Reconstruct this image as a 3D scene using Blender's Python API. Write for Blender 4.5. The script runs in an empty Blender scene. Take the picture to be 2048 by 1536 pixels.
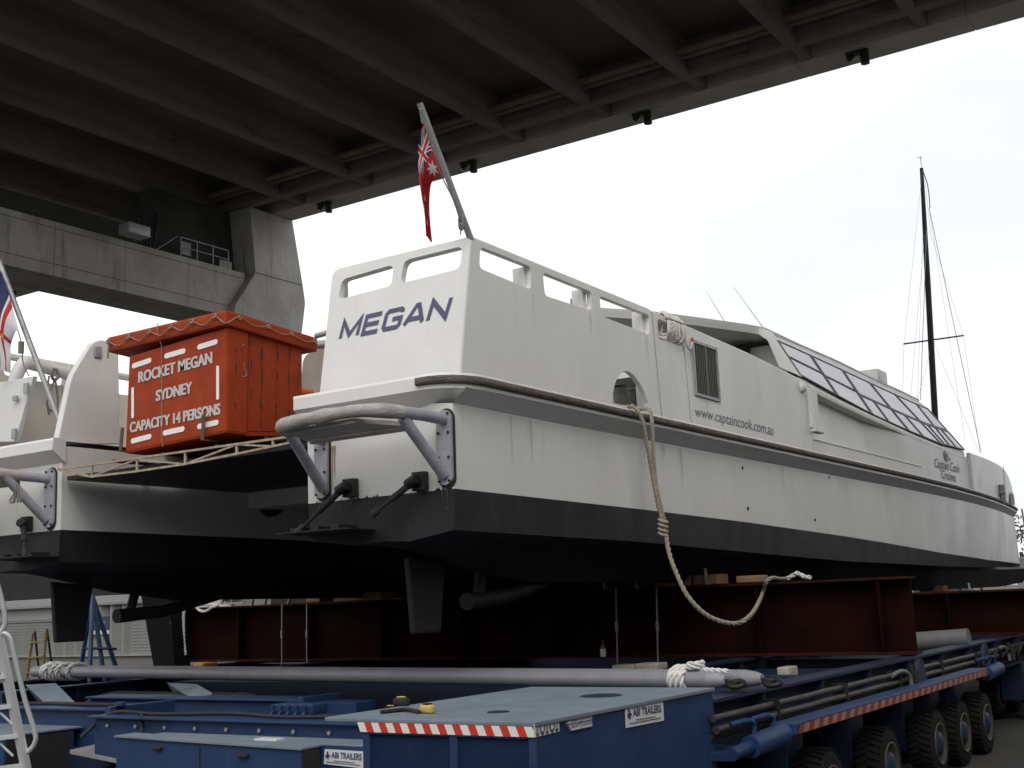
import bpy, bmesh, math, random
from mathutils import Vector, Matrix, Quaternion, noise
from mathutils.geometry import tessellate_polygon
random.seed(7)
R = math.radians
HALLH = 9.5
scn = bpy.context.scene
COL = scn.collection

# ------------------------------------------------------------------ camera
# X runs along the boats from stern to bow, Y to port, Z up; metres; the eye is 2.1 m up
EYE = 2.1
YAW, PITCH, ROLL, FOC = R(33.30132887), R(10.19615106), R(-2.32084434), 2420.12
_f = Vector((math.cos(YAW)*math.cos(PITCH), math.sin(YAW)*math.cos(PITCH), math.sin(PITCH)))
_r0 = Vector((math.sin(YAW), -math.cos(YAW), 0)); _u0 = _r0.cross(_f)
_r = _r0*math.cos(ROLL) + _u0*math.sin(ROLL); _u = -_r0*math.sin(ROLL) + _u0*math.cos(ROLL)
cd = bpy.data.cameras.new('camera'); cam = bpy.data.objects.new('camera', cd); COL.objects.link(cam)
cam.matrix_world = Matrix(((_r.x, _u.x, -_f.x, 0), (_r.y, _u.y, -_f.y, 0), (_r.z, _u.z, -_f.z, EYE), (0, 0, 0, 1)))
cd.sensor_width = 36; cd.lens = 36*FOC/2048; cd.clip_start = .1; cd.clip_end = 3000
scn.camera = cam

# ------------------------------------------------------------------ world, sun, exposure
w = bpy.data.worlds.new('World'); scn.world = w; w.use_nodes = True
nt = w.node_tree; nt.nodes.clear(); N = nt.nodes.new; L = nt.links.new
SUN_EL, SUN_AZ = R(50), R(230)          # azimuth clockwise from +Y: behind the camera
sky = N('ShaderNodeTexSky'); sky.sky_type = 'NISHITA'; sky.sun_disc = False
sky.sun_elevation = SUN_EL; sky.sun_rotation = SUN_AZ; sky.dust_density = 3.0
tc = N('ShaderNodeTexCoord')
mp = N('ShaderNodeMapping'); mp.inputs['Scale'].default_value = (1.0, 1.0, 2.4); L(tc.outputs['Generated'], mp.inputs[0])
nz = N('ShaderNodeTexNoise'); nz.inputs['Scale'].default_value = 2.2; nz.inputs['Detail'].default_value = 5; L(mp.outputs[0], nz.inputs[0])
rp = N('ShaderNodeValToRGB'); L(nz.outputs[0], rp.inputs[0])
rp.color_ramp.elements[0].position = .36; rp.color_ramp.elements[0].color = (8.7, 8.72, 8.8, 1)
rp.color_ramp.elements[1].position = .66; rp.color_ramp.elements[1].color = (10.2, 10.2, 10.2, 1)
# thinner, greyer cloud low down to the north-east
dt = N('ShaderNodeVectorMath'); dt.operation = 'DOT_PRODUCT'; L(tc.outputs['Generated'], dt.inputs[0]); dt.inputs[1].default_value = (.966, .20, .16)
mr = N('ShaderNodeMapRange'); mr.inputs['From Min'].default_value = .80; mr.inputs['From Max'].default_value = 1.0
mr.inputs['To Min'].default_value = 0; mr.inputs['To Max'].default_value = .62; L(dt.outputs['Value'], mr.inputs[0])
mg = N('ShaderNodeMix'); mg.data_type = 'RGBA'; L(mr.outputs[0], mg.inputs[0]); L(rp.outputs[0], mg.inputs[6]); mg.inputs[7].default_value = (5.0, 5.12, 5.45, 1)
mx = N('ShaderNodeMix'); mx.data_type = 'RGBA'; mx.inputs[0].default_value = .93
L(sky.outputs[0], mx.inputs[6]); L(mg.outputs[2], mx.inputs[7])
bg = N('ShaderNodeBackground'); bg.inputs[1].default_value = .15; L(mx.outputs[2], bg.inputs[0])
wo = N('ShaderNodeOutputWorld'); L(bg.outputs[0], wo.inputs[0])
sd = bpy.data.lights.new('sun', 'SUN'); sd.energy = .85; sd.angle = R(28); sd.color = (1, .965, .91)
sun = bpy.data.objects.new('sun', sd); COL.objects.link(sun)
_to = Vector((math.sin(SUN_AZ)*math.cos(SUN_EL), math.cos(SUN_AZ)*math.cos(SUN_EL), math.sin(SUN_EL)))
sun.rotation_euler = (-_to).to_track_quat('-Z', 'Y').to_euler(); sun.location = _to*60
vs = scn.view_settings; scn.display_settings.display_device = 'sRGB'
vs.view_transform = 'Standard'; vs.look = 'None'; vs.exposure = 0.0; vs.gamma = 1.0; vs.use_curve_mapping = False
scn.cycles.max_bounces = 8

# ------------------------------------------------------------------ survey helper: sight line through a photo pixel met with a real plane
O = Vector((0, 0, EYE))
def ray(u, v):
    return _r*((u-1024)/FOC) - _u*((v-768)/FOC) + _f
def at(u, v, X=None, Y=None, Z=None, D=None):
    d = ray(u, v)
    t = D if D is not None else X/d.x if X is not None else Y/d.y if Y is not None else (Z-EYE)/d.z
    return O + d*t
def atp(u, v, p, n):
    d = ray(u, v); return O + d*((Vector(p)-O).dot(n)/d.dot(n))

# ------------------------------------------------------------------ materials
MATS = {}
def mat(name, col, rough=.6, metal=0, var=.0, scale=4.0, stretch=(1, 1, 1), bump=0., bscale=60., col2=None, stain=None, spec=.5, coat=0, chips=None):
    """principled; var/col2 = mottling of the thing's own colour; stain=(colour, threshold, scale, stretch)"""
    if name in MATS: return MATS[name]
    m = bpy.data.materials.new(name); m.use_nodes = True; t = m.node_tree
    b = t.nodes['Principled BSDF']; n = t.nodes.new; l = t.links.new
    b.inputs['Roughness'].default_value = rough; b.inputs['Metallic'].default_value = metal
    b.inputs['Specular IOR Level'].default_value = spec
    if coat: b.inputs['Coat Weight'].default_value = coat; b.inputs['Coat Roughness'].default_value = .12
    c = (*col, 1); b.inputs['Base Color'].default_value = c
    g = n('ShaderNodeNewGeometry'); mpg = n('ShaderNodeMapping'); l(g.outputs['Position'], mpg.inputs[0]); mpg.inputs['Scale'].default_value = stretch
    out = None
    if var or col2:
        z = n('ShaderNodeTexNoise'); z.inputs['Scale'].default_value = scale; z.inputs['Detail'].default_value = 7; z.inputs['Roughness'].default_value = .62
        l(mpg.outputs[0], z.inputs[0])
        r = n('ShaderNodeValToRGB'); r.color_ramp.elements[0].position = .32; r.color_ramp.elements[1].position = .70
        d = col2 if col2 else tuple(x*(1-var) for x in col)
        r.color_ramp.elements[0].color = (*d, 1); r.color_ramp.elements[1].color = c
        l(z.outputs[0], r.inputs[0]); out = r.outputs[0]
        rr = n('ShaderNodeMapRange'); l(z.outputs[0], rr.inputs[0]); rr.inputs['To Min'].default_value = min(1, rough+.12); rr.inputs['To Max'].default_value = max(0, rough-.12)
        l(rr.outputs[0], b.inputs['Roughness'])
    if stain:
        sc, th, ss, st = stain
        mp2 = n('ShaderNodeMapping'); l(g.outputs['Position'], mp2.inputs[0]); mp2.inputs['Scale'].default_value = st
        z2 = n('ShaderNodeTexNoise'); z2.inputs['Scale'].default_value = ss; z2.inputs['Detail'].default_value = 6; z2.inputs['Roughness'].default_value = .7
        l(mp2.outputs[0], z2.inputs[0])
        r2 = n('ShaderNodeMapRange'); r2.inputs['From Min'].default_value = th; r2.inputs['From Max'].default_value = th+.16; l(z2.outputs[0], r2.inputs[0])
        mxx = n('ShaderNodeMix'); mxx.data_type = 'RGBA'; l(r2.outputs[0], mxx.inputs[0])
        if out: l(out, mxx.inputs[6])
        else: mxx.inputs[6].default_value = c
        mxx.inputs[7].default_value = (*sc, 1); out = mxx.outputs[2]
    if chips:
        sc, th, ss = chips
        z3 = n('ShaderNodeTexNoise'); z3.inputs['Scale'].default_value = ss; z3.inputs['Detail'].default_value = 3; z3.inputs['Roughness'].default_value = .75
        l(g.outputs['Position'], z3.inputs[0])
        r3 = n('ShaderNodeMapRange'); r3.inputs['From Min'].default_value = th; r3.inputs['From Max'].default_value = th+.02; l(z3.outputs[0], r3.inputs[0])
        m3 = n('ShaderNodeMix'); m3.data_type = 'RGBA'; l(r3.outputs[0], m3.inputs[0])
        if out: l(out, m3.inputs[6])
        else: m3.inputs[6].default_value = c
        m3.inputs[7].default_value = (*sc, 1); out = m3.outputs[2]
    if out: l(out, b.inputs['Base Color'])
    if bump:
        zb = n('ShaderNodeTexNoise'); zb.inputs['Scale'].default_value = bscale; zb.inputs['Detail'].default_value = 4; l(mpg.outputs[0], zb.inputs[0])
        bp = n('ShaderNodeBump'); bp.inputs['Strength'].default_value = bump; bp.inputs['Distance'].default_value = .02; l(zb.outputs[0], bp.inputs['Height']); l(bp.outputs[0], b.inputs['Normal'])
    MATS[name] = m; return m

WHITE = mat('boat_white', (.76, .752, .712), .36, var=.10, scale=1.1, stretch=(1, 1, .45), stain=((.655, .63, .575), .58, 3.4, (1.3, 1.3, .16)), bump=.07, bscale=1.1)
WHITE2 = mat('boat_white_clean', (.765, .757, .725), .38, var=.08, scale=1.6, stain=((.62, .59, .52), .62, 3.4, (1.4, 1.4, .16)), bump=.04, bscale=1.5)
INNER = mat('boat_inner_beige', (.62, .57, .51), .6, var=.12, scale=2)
SOFF = mat('cabin_lining_grey', (.40, .40, .38), .7, var=.1, scale=2)
ANTI = mat('antifouling_black', (.026, .026, .030), .62, var=.4, scale=2.2, stain=((.045, .045, .047), .60, 6, (1, 1, .3)), spec=.3, bump=.12, bscale=20, chips=((.09, .085, .08), .735, 9))
STRK = mat('weathered_strake', (.20, .165, .145), .85, col2=(.07, .05, .045), scale=14, stretch=(.5, .5, 3), stain=((.42, .39, .36), .60, 22, (.6, .6, 3)), bump=.5, bscale=40)
GREYT = mat('grey_tube_paint', (.40, .40, .44), .5, var=.2, scale=9, stain=((.62, .61, .60), .63, 18, (1, 1, 1)), bump=.15, bscale=50)
WOODP = mat('worn_pale_fender', (.50, .465, .43), .8, col2=(.33, .30, .28), scale=9, stretch=(1, .5, 1.5), stain=((.12, .10, .09), .66, 11, (1, 1, 1)), bump=.5, bscale=25)
GALV = mat('galvanised', (.42, .42, .42), .5, .4, var=.25, scale=12)
ALU = mat('aluminium', (.66, .68, .68), .42, .25, var=.12, scale=6)
DKMET = mat('dark_metal', (.035, .033, .032), .5, .4, var=.3, scale=10)
BLACK = mat('black_rubber', (.022, .021, .02), .75, var=.3, scale=8)
TYRE = mat('tyre_rubber', (.015, .014, .013), .9, var=.35, spec=.2, scale=10, stain=((.04, .035, .03), .60, 14, (1, 1, 1)), bump=.3, bscale=60)
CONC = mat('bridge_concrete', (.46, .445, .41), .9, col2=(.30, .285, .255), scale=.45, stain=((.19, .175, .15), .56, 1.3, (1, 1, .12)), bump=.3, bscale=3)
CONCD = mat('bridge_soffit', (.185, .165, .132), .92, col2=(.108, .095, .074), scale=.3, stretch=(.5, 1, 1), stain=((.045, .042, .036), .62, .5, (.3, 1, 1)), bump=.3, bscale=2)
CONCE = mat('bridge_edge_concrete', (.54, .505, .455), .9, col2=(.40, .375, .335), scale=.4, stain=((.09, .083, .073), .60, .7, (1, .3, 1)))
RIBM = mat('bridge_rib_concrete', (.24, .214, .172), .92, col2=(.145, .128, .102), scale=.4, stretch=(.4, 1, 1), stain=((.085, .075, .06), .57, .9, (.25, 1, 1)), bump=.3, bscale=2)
PIPEY = mat('conduit_pipe', (.26, .215, .14), .8, var=.3, scale=2)
GROUND = mat('yard_concrete', (.062, .059, .054), .9, col2=(.036, .034, .031), scale=.7, stain=((.03, .029, .027), .58, .25, (1, 1, 1)), bump=.4, bscale=25)
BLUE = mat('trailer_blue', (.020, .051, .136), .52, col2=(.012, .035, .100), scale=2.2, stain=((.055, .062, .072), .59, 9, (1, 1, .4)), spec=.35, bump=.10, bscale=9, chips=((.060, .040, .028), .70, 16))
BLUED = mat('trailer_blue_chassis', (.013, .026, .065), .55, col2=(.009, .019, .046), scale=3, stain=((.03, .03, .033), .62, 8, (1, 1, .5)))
BLUET = mat('trailer_blue_skylit', (.205, .24, .275), .6, col2=(.135, .18, .225), scale=2.6, stain=((.25, .25, .235), .585, 8, (1, 2, 1)), bump=.08, bscale=10, chips=((.10, .085, .07), .70, 14))  # blue paled so upward faces carry the brightness of the sky
RUST = mat('red_oxide_steel', (.025, .0066, .0040), .88, spec=.04, col2=(.012, .0042, .003), scale=1.4, stain=((.011, .006, .0045), .54, 3, (1, 1, .35)), bump=.2, bscale=18)
RUSTL = mat('red_oxide_edge', (.06, .017, .009), .85, spec=.10, col2=(.022, .007, .0045), scale=6)
TIMB = mat('timber_block', (.38, .22, .11), .8, col2=(.26, .14, .07), scale=10, stretch=(1, 5, 1), bump=.3, bscale=30)
ORANGE = mat('raft_orange', (.40, .052, .008), .62, spec=.22, col2=(.30, .037, .007), scale=4, stain=((.24, .040, .014), .60, 7, (1, 1, .22)), bump=.06, bscale=20, chips=((.09, .05, .04), .725, 19))
ORANGEB = mat('raft_orange_bright', (.72, .15, .02), .5, var=.15, scale=3)
SCUFF = mat('raft_scuff', (.06, .045, .04), .9, var=.3, scale=20)
LETW = mat('letter_silver', (.62, .60, .57), .6, var=.12, scale=30)
REFL = mat('reflective_tape', (.90, .90, .88), .35, stain=((.40, .38, .36), .66, 40, (1, 1, 1)))
NAVY = mat('letter_navy', (.075, .075, .15), .5, var=.1, scale=8)
GREYL = mat('letter_grey', (.17, .17, .21), .55)
PLUM = mat('crest_purple', (.23, .14, .33), .6)
ROPEC = mat('rope_hemp', (.42, .37, .29), .9, col2=(.30, .255, .19), scale=25, bump=.4, bscale=120)
ROPEW = mat('rope_white', (.80, .79, .76), .9, col2=(.66, .64, .59), scale=25, bump=.3, bscale=120)
ROPED = mat('cord_grey', (.22, .20, .18), .9, var=.3, scale=20)
CORD = mat('raft_cord', (.36, .27, .20), .9, var=.3, scale=20)
REDF = mat('flag_red', (.58, .018, .025), .8, var=.12, scale=5)
WHTF = mat('flag_white', (.74, .74, .75), .8, var=.08, scale=5)
NAVF = mat('flag_navy', (.020, .022, .10), .8)
YELF = mat('flag_gold', (.65, .42, .08), .8)
GLASS = mat('cabin_glass', (.43, .43, .46), .12, col2=(.29, .29, .325), scale=.9, stretch=(1, 1, 2.5), spec=.6, bump=.02, bscale=.8)
FRAMEB = mat('window_frame_black', (.02, .02, .024), .4)
HAZR = mat('hazard_red', (.62, .045, .025), .35)
HAZW = mat('hazard_white', (.80, .79, .74), .35, stain=((.5, .48, .42), .68, 30, (1, 1, 1)))
HAZRD = mat('hazard_red_dull', (.30, .05, .04), .5, var=.3, scale=8)
HAZWD = mat('hazard_orange_dull', (.46, .25, .17), .5, var=.3, scale=8)
STICK = mat('sticker_white', (.72, .73, .72), .45, var=.06, scale=20)
YEL = mat('warning_yellow', (.60, .45, .10), .5, var=.2, scale=30)
SHED = mat('corrugated_grey', (.36, .36, .345), .6, var=.2, scale=.5, stretch=(1, 1, .3), stain=((.24, .23, .215), .6, 1.5, (1, 1, .2)))
SHEDB = mat('weatherboard_grey', (.30, .30, .28), .7, var=.2, scale=.8)
KERB = mat('concrete_plinth', (.24, .23, .215), .9, var=.2, scale=1)
SIGNB = mat('sign_navy', (.03, .045, .11), .5)
STANDB = mat('stand_blue', (.03, .075, .16), .5, var=.3, scale=8)
LADY = mat('ladder_yellow', (.22, .19, .06), .6, var=.2, scale=8)
POSTM = mat('dark_post', (.009, .009, .009), .9, stain=((.16, .26, .23), .66, 5.5, (1, 1, .6)), spec=.1)
LEAF = mat('foliage', (.06, .085, .045), .8, col2=(.03, .045, .022), scale=1.2)
BARK = mat('bark', (.12, .09, .07), .9, var=.3, scale=6)
BOTT = mat('bottle_glass', (.10, .08, .04), .2)
TRUSSM = mat('truss_cream', (.50, .42, .32), .7, col2=(.30, .22, .15), scale=14)

# ------------------------------------------------------------------ mesh helpers
class MB:
    def __init__(s): s.v = []; s.f = []; s.m = []; s.sm = []
    def add(s, vs, fs, mi=0, smooth=False):
        o = len(s.v); s.v += [tuple(x) for x in vs]
        for f in fs: s.f.append([i+o for i in f]); s.m.append(mi); s.sm.append(smooth)
        return s
    def hexa(s, p, mi=0):   # p: 8 corners, bottom ring 0-3, top ring 4-7
        return s.add(p, [(3, 2, 1, 0), (4, 5, 6, 7), (0, 1, 5, 4), (1, 2, 6, 5), (2, 3, 7, 6), (3, 0, 4, 7)], mi)
    def box(s, a, b, mi=0, bev=0):
        (x0, y0, z0), (x1, y1, z1) = a, b
        x0, x1 = sorted((x0, x1)); y0, y1 = sorted((y0, y1)); z0, z1 = sorted((z0, z1))
        if not bev:
            return s.hexa([(x0, y0, z0), (x1, y0, z0), (x1, y1, z0), (x0, y1, z0), (x0, y0, z1), (x1, y0, z1), (x1, y1, z1), (x0, y1, z1)], mi)
        bm = bmesh.new(); bmesh.ops.create_cube(bm, size=1)
        for q in bm.verts: q.co = Vector(((x0+x1)/2+q.co.x*(x1-x0), (y0+y1)/2+q.co.y*(y1-y0), (z0+z1)/2+q.co.z*(z1-z0)))
        bmesh.ops.bevel(bm, geom=bm.edges[:], offset=bev, segments=2, profile=.6, affect='EDGES')
        bm.verts.index_update(); s.add([q.co for q in bm.verts], [[q.index for q in f.verts] for f in bm.faces], mi, True); bm.free(); return s
    def tube(s, pts, r, n=8, mi=0, cap=True, closed=False, smooth=True):
        pts = [Vector(p) for p in pts]; k = len(pts)
        rr = r if isinstance(r, (list, tuple)) else [r]*k
        tan = []
        for i in range(k):
            a = pts[i-1] if (i > 0 or closed) else pts[i]; b = pts[(i+1) % k] if (i < k-1 or closed) else pts[i]
            t = (b-a); tan.append(t.normalized() if t.length > 1e-9 else Vector((0, 0, 1)))
        up = Vector((0, 0, 1)) if abs(tan[0].z) < .9 else Vector((1, 0, 0))
        nn = tan[0].cross(up).normalized(); vs = []
        for i in range(k):
            if i: 
                q = tan[i-1].rotation_difference(tan[i]); nn = (q @ nn); nn = (nn - tan[i]*nn.dot(tan[i])).normalized()
            bb = tan[i].cross(nn)
            for j in range(n):
                a = 2*math.pi*j/n; vs.append(pts[i]+(nn*math.cos(a)+bb*math.sin(a))*rr[i])
        fs = []
        for i in range(k if closed else k-1):
            i2 = (i+1) % k
            for j in range(n): fs.append((i*n+j, i*n+(j+1) % n, i2*n+(j+1) % n, i2*n+j))
        s.add(vs, fs, mi, smooth)
        if cap and not closed:
            s.add(vs[:n], [tuple(reversed(range(n)))], mi); s.add(vs[-n:], [tuple(range(n))], mi)
        return s
    def bar(s, a, b, wd, ht, mi=0, up=Vector((0, 0, 1))):
        a, b = Vector(a), Vector(b); t = (b-a).normalized()
        if abs(t.dot(up)) > .95: up = Vector((0, 1, 0))
        sd = t.cross(up).normalized()*wd/2; u = sd.cross(t).normalized()*ht/2
        return s.hexa([a-sd-u, a+sd-u, b+sd-u, b-sd-u, a-sd+u, a+sd+u, b+sd+u, b-sd+u], mi)
    def plate(s, outer, holes, nrm, th, mi=0):
        """flat polygon with holes, thickness th along -nrm"""
        loops = [[Vector(p) for p in outer]]+[[Vector(p) for p in h] for h in holes]
        tri = tessellate_polygon(loops); flat = [p for l in loops for p in l]; n = Vector(nrm).normalized()
        fs = []
        for t in tri:
            a, b, c = (flat[i] for i in t)
            fs.append(t if (b-a).cross(c-a).dot(n) > 0 else tuple(reversed(t)))
        back = [p-n*th for p in flat]
        s.add(flat, fs, mi); s.add(back, [tuple(reversed(f)) for f in fs], mi)
        for li, l in enumerate(loops):
            k = len(l); area = Vector((0, 0, 0))
            for i in range(k): area += l[i].cross(l[(i+1) % k])
            ccw = (area.dot(n) > 0) == (li == 0)
            vs = l+[p-n*th for p in l]
            for i in range(k):
                j = (i+1) % k; q = (i, i+k, j+k, j); s.add([vs[x] for x in q], [(0, 1, 2, 3) if ccw else (3, 2, 1, 0)], mi)
        return s
    def grid(s, rows, mi=0, smooth=True, flip=False):
        k = len(rows[0]); vs = [p for r in rows for p in r]; fs = []
        for i in range(len(rows)-1):
            for j in range(k-1):
                q = (i*k+j, i*k+j+1, (i+1)*k+j+1, (i+1)*k+j); fs.append(tuple(reversed(q)) if flip else q)
        return s.add(vs, fs, mi, smooth)
    def lathe(s, c, ax, prof, n=24, mi=0, smooth=True):
        c = Vector(c); ax = Vector(ax).normalized(); e = ax.orthogonal().normalized(); g = ax.cross(e)
        rows = [[c+ax*h+(e*math.cos(2*math.pi*j/n)+g*math.sin(2*math.pi*j/n))*r for j in range(n+1)] for h, r in prof]
        return s.grid(rows, mi, smooth)
    def build(s, name, m, parent=None, bevel=0, autosmooth=None):
        me = bpy.data.meshes.new(name); me.from_pydata(s.v, [], s.f)
        ms = m if isinstance(m, (list, tuple)) else [m]
        for x in ms: me.materials.append(x)
        me.polygons.foreach_set('material_index', s.m); me.polygons.foreach_set('use_smooth', s.sm); me.update()
        o = bpy.data.objects.new(name, me); COL.objects.link(o)
        if parent: o.parent = parent; o.matrix_parent_inverse = Matrix.Translation(parent.matrix_basis.translation).inverted() if parent.type == 'EMPTY' else Matrix.Identity(4)
        if bevel:
            bm = bmesh.new(); bm.from_mesh(me); bmesh.ops.remove_doubles(bm, verts=bm.verts, dist=1e-5)
            es = [e for e in bm.edges if len(e.link_faces) == 2 and e.calc_face_angle(0) > .5]
            bmesh.ops.bevel(bm, geom=es, offset=bevel, segments=2, profile=.6, affect='EDGES', clamp_overlap=True); bm.to_mesh(me); bm.free()
        return o

def tag(o, label=None, cat=None, group=None, kind=None):
    if label: o['label'] = label
    if cat: o['category'] = cat
    if group: o['group'] = group
    if kind: o['kind'] = kind
    return o
def thing(name, label, cat, loc=(0, 0, 0), group=None):
    o = bpy.data.objects.new(name, None); COL.objects.link(o); o.location = loc; o.empty_display_size = .2
    return tag(o, label, cat, group)
def copy_tree(o, parent=None, off=None):
    c = o.copy(); COL.objects.link(c)
    if parent: c.parent = parent
    elif off is not None: c.location = Vector(o.location)+Vector(off)
    for ch in [x for x in bpy.data.objects if x.parent == o]: copy_tree(ch, c)
    return c
def spline(pts, n=8, closed=False):
    p = [Vector(x) for x in pts]; k = len(p); out = []
    rng = range(k if closed else k-1)
    for i in rng:
        p0 = p[i-1] if (i > 0 or closed) else p[0]*2-p[1]; p1 = p[i]; p2 = p[(i+1) % k]
        p3 = p[(i+2) % k] if (i+2 < k or closed) else p2*2-p1
        for j in range(n):
            t = j/n; out.append(.5*((2*p1)+(p2-p0)*t+(2*p0-5*p1+4*p2-p3)*t*t+(3*p1-p0-3*p2+p3)*t**3))
    if not closed: out.append(p[-1])
    return out
def resample(pts, step):
    out = [pts[0]]; acc = 0
    for a, b in zip(pts, pts[1:]):
        l = (b-a).length
        while l > 0 and acc+l >= step:
            t = (step-acc)/l; a = a.lerp(b, t); out.append(a.copy()); l = (b-a).length; acc = 0
        acc += l
    out.append(pts[-1]); return out
def rope(mb, pts, r, pitch=None, mi=0, n=6, sm=8, closed=False):
    """three strand laid rope"""
    pitch = pitch or r*8.5
    p = resample(spline(pts, sm, closed), pitch/7)
    t0 = (p[1]-p[0]).normalized(); nn = t0.orthogonal().normalized(); fr = []; prev = t0
    for i in range(len(p)):
        t = (p[min(i+1, len(p)-1)]-p[max(i-1, 0)]).normalized()
        nn = prev.rotation_difference(t) @ nn; nn = (nn-t*nn.dot(t)).normalized(); prev = t; fr.append((nn.copy(), t.cross(nn)))
    for k in range(3):
        q = []
        for i, x in enumerate(p):
            a = 2*math.pi*(i/7+k/3); q.append(x+(fr[i][0]*math.cos(a)+fr[i][1]*math.sin(a))*r*.62)
        mb.tube(q, r*.54, n, mi)
    return mb
def round_poly(pts, r, n=4):
    p = [Vector(x) for x in pts]; out = []; k = len(p)
    for i in range(k):
        a, b, c = p[i-1], p[i], p[(i+1) % k]; d = min(r, (a-b).length*.45, (c-b).length*.45)
        s, e = b+(a-b).normalized()*d, b+(c-b).normalized()*d
        for j in range(n+1):
            t = j/n; out.append(s*(1-t)**2+b*2*t*(1-t)+e*t*t)
    return out
def text_mesh(txt, quad, m, name, parent, nrm, lift=.004, shear=0., bold=0., depth=.002, space=1.0, dup=0.):
    """lettering fitted to quad = (bottom left, bottom right, top right, top left)"""
    cu = bpy.data.curves.new('tmp', 'FONT'); cu.body = txt; cu.shear = shear; cu.offset = bold; cu.resolution_u = 4; cu.space_character = space; cu.align_x = 'CENTER'
    ob = bpy.data.objects.new('tmp', cu); COL.objects.link(ob); bpy.context.view_layer.update()
    me = bpy.data.meshes.new_from_object(ob.evaluated_get(bpy.context.evaluated_depsgraph_get())); bpy.data.objects.remove(ob)
    xs = [v.co.x for v in me.vertices]; ys = [v.co.y for v in me.vertices]
    x0, x1, y0, y1 = min(xs), max(xs), min(ys), max(ys); a, b, c, d = (Vector(q) for q in quad); nr = Vector(nrm).normalized()
    mb = MB(); copies = (0,) if not dup else (-dup, 0, dup); px_ = (b-a).normalized(); py_ = (d-a).normalized()
    for ci, dd in enumerate(copies):
        vs = []
        for v in me.vertices:
            s = (v.co.x-x0)/(x1-x0); t = (v.co.y-y0)/(y1-y0)
            vs.append(a.lerp(b, s).lerp(d.lerp(c, s), t)+nr*(lift+.0006*ci)+px_*dd)
        fs = []
        for f in me.polygons:
            q = list(f.vertices); nn = (vs[q[1]]-vs[q[0]]).cross(vs[q[2]]-vs[q[0]])
            fs.append(q if nn.dot(nr) > 0 else q[::-1])
        mb.add(vs, fs)
    bpy.data.meshes.remove(me)
    return mb.build(name, m, parent)
def lerp(a, b, t): return a+(b-a)*t
def interp(tab, x):
    if x <= tab[0][0]: return tab[0][1]
    for (a, p), (b, q) in zip(tab, tab[1:]):
        if x <= b: return p+(q-p)*(x-a)/(b-a)
    return tab[-1][1]

# ================================================================== SETTING
g = MB(); n_ = 24
ext = [-900, -300, -120, -60, -30, -15, 0, 10, 20, 30, 45, 60, 90, 150, 300, 600, 900]
g.grid([[(x, y, 0) for y in ext] for x in ext], 0, False, flip=True)
tag(g.build('ground', GROUND), 'grey concrete boatyard ground under the trailer', 'ground', kind='structure')

# ------------------------------------------------------------------ bridge
ZB, ZS = 24.1, 25.75           # rib undersides, slab soffit
X0B, X1B, XE = 9.0, 45.6, 48.95
YA, YB = -75, 135
bridge = thing('bridge', 'high grey concrete road bridge with ribbed underside crossing above the boat', 'bridge', (34, 30, 0))
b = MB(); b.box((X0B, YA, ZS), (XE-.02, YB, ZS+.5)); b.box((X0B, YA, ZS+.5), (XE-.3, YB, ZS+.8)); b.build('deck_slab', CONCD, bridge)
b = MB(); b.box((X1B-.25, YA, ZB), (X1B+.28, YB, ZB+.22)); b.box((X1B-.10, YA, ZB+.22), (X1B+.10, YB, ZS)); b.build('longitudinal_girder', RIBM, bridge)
# edge beam turned 0.4 degrees with the bridge's slight curve
b = MB(); seg = 7.0; y = YA
while y < YB-.1:
    b.hexa([(47.35, y+.006, ZB), (XE, y+.006, ZB), (XE, y+seg-.006, ZB), (47.35, y+seg-.006, ZB), (47.35, y+.006, ZS-.01), (XE, y+.006, ZS+1.3), (XE, y+seg-.006, ZS+1.3), (47.35, y+seg-.006, ZS-.01)]); y += seg
b.build('edge_beam', CONCE, bridge, bevel=.03)
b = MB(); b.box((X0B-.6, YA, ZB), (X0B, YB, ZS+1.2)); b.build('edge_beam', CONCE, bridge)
SP = 4.82; rib = None; rlist = []
for k in range(-20, 21):
    y = 29.95+SP*k
    if not (YA+1 < y < YB-1): continue
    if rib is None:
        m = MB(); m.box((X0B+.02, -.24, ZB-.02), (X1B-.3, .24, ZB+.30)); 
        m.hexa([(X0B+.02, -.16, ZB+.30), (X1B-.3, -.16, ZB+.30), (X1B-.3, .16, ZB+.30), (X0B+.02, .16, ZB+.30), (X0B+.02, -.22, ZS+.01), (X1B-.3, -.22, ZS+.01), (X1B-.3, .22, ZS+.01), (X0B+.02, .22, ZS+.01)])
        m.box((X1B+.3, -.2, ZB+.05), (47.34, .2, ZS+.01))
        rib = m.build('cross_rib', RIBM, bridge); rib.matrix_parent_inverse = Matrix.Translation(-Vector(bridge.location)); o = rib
    else:
        o = rib.copy(); COL.objects.link(o)
    o.location = (0, y, 0)
for dx in (44.95, 44.42):
    m = MB(); m.tube([(dx, YA, 24.78), (dx, YB, 24.78)], .15, 10)
    for i in range(90):
        y = -20+i*1.2; m.tube([(dx, y, 24.78), (dx, y+.12, 24.78)], .175, 10)
    m.build('conduit_pipe', PIPEY, bridge)
for yl in (13.2, 23.3, 33.15, 42.9, 71.3):
    m = MB(); m.tube([(47.75, yl, ZB-.02), (47.75, yl, ZB-.62)], .19, 12)
    m.box((47.6, yl+.05, ZB-.14), (47.9, yl+.75, ZB-.004)); m.tube([(47.8, yl+.5, ZB-.1), (47.7, yl+.7, ZB-.34)], .13, 10)
    m.build('hanging_lamp', DKMET, bridge)
m = MB()
for i, (a, c) in enumerate((((250, 448), (293, 478)),)):
    p0 = at(*a, Y=45.6); p1 = at(*c, Y=45.6); m.box((p0.x, 45.3, p1.z), (p1.x, 46.1, p0.z+.1), bev=.06)
m.build('junction_box', GALV, bridge)

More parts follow.
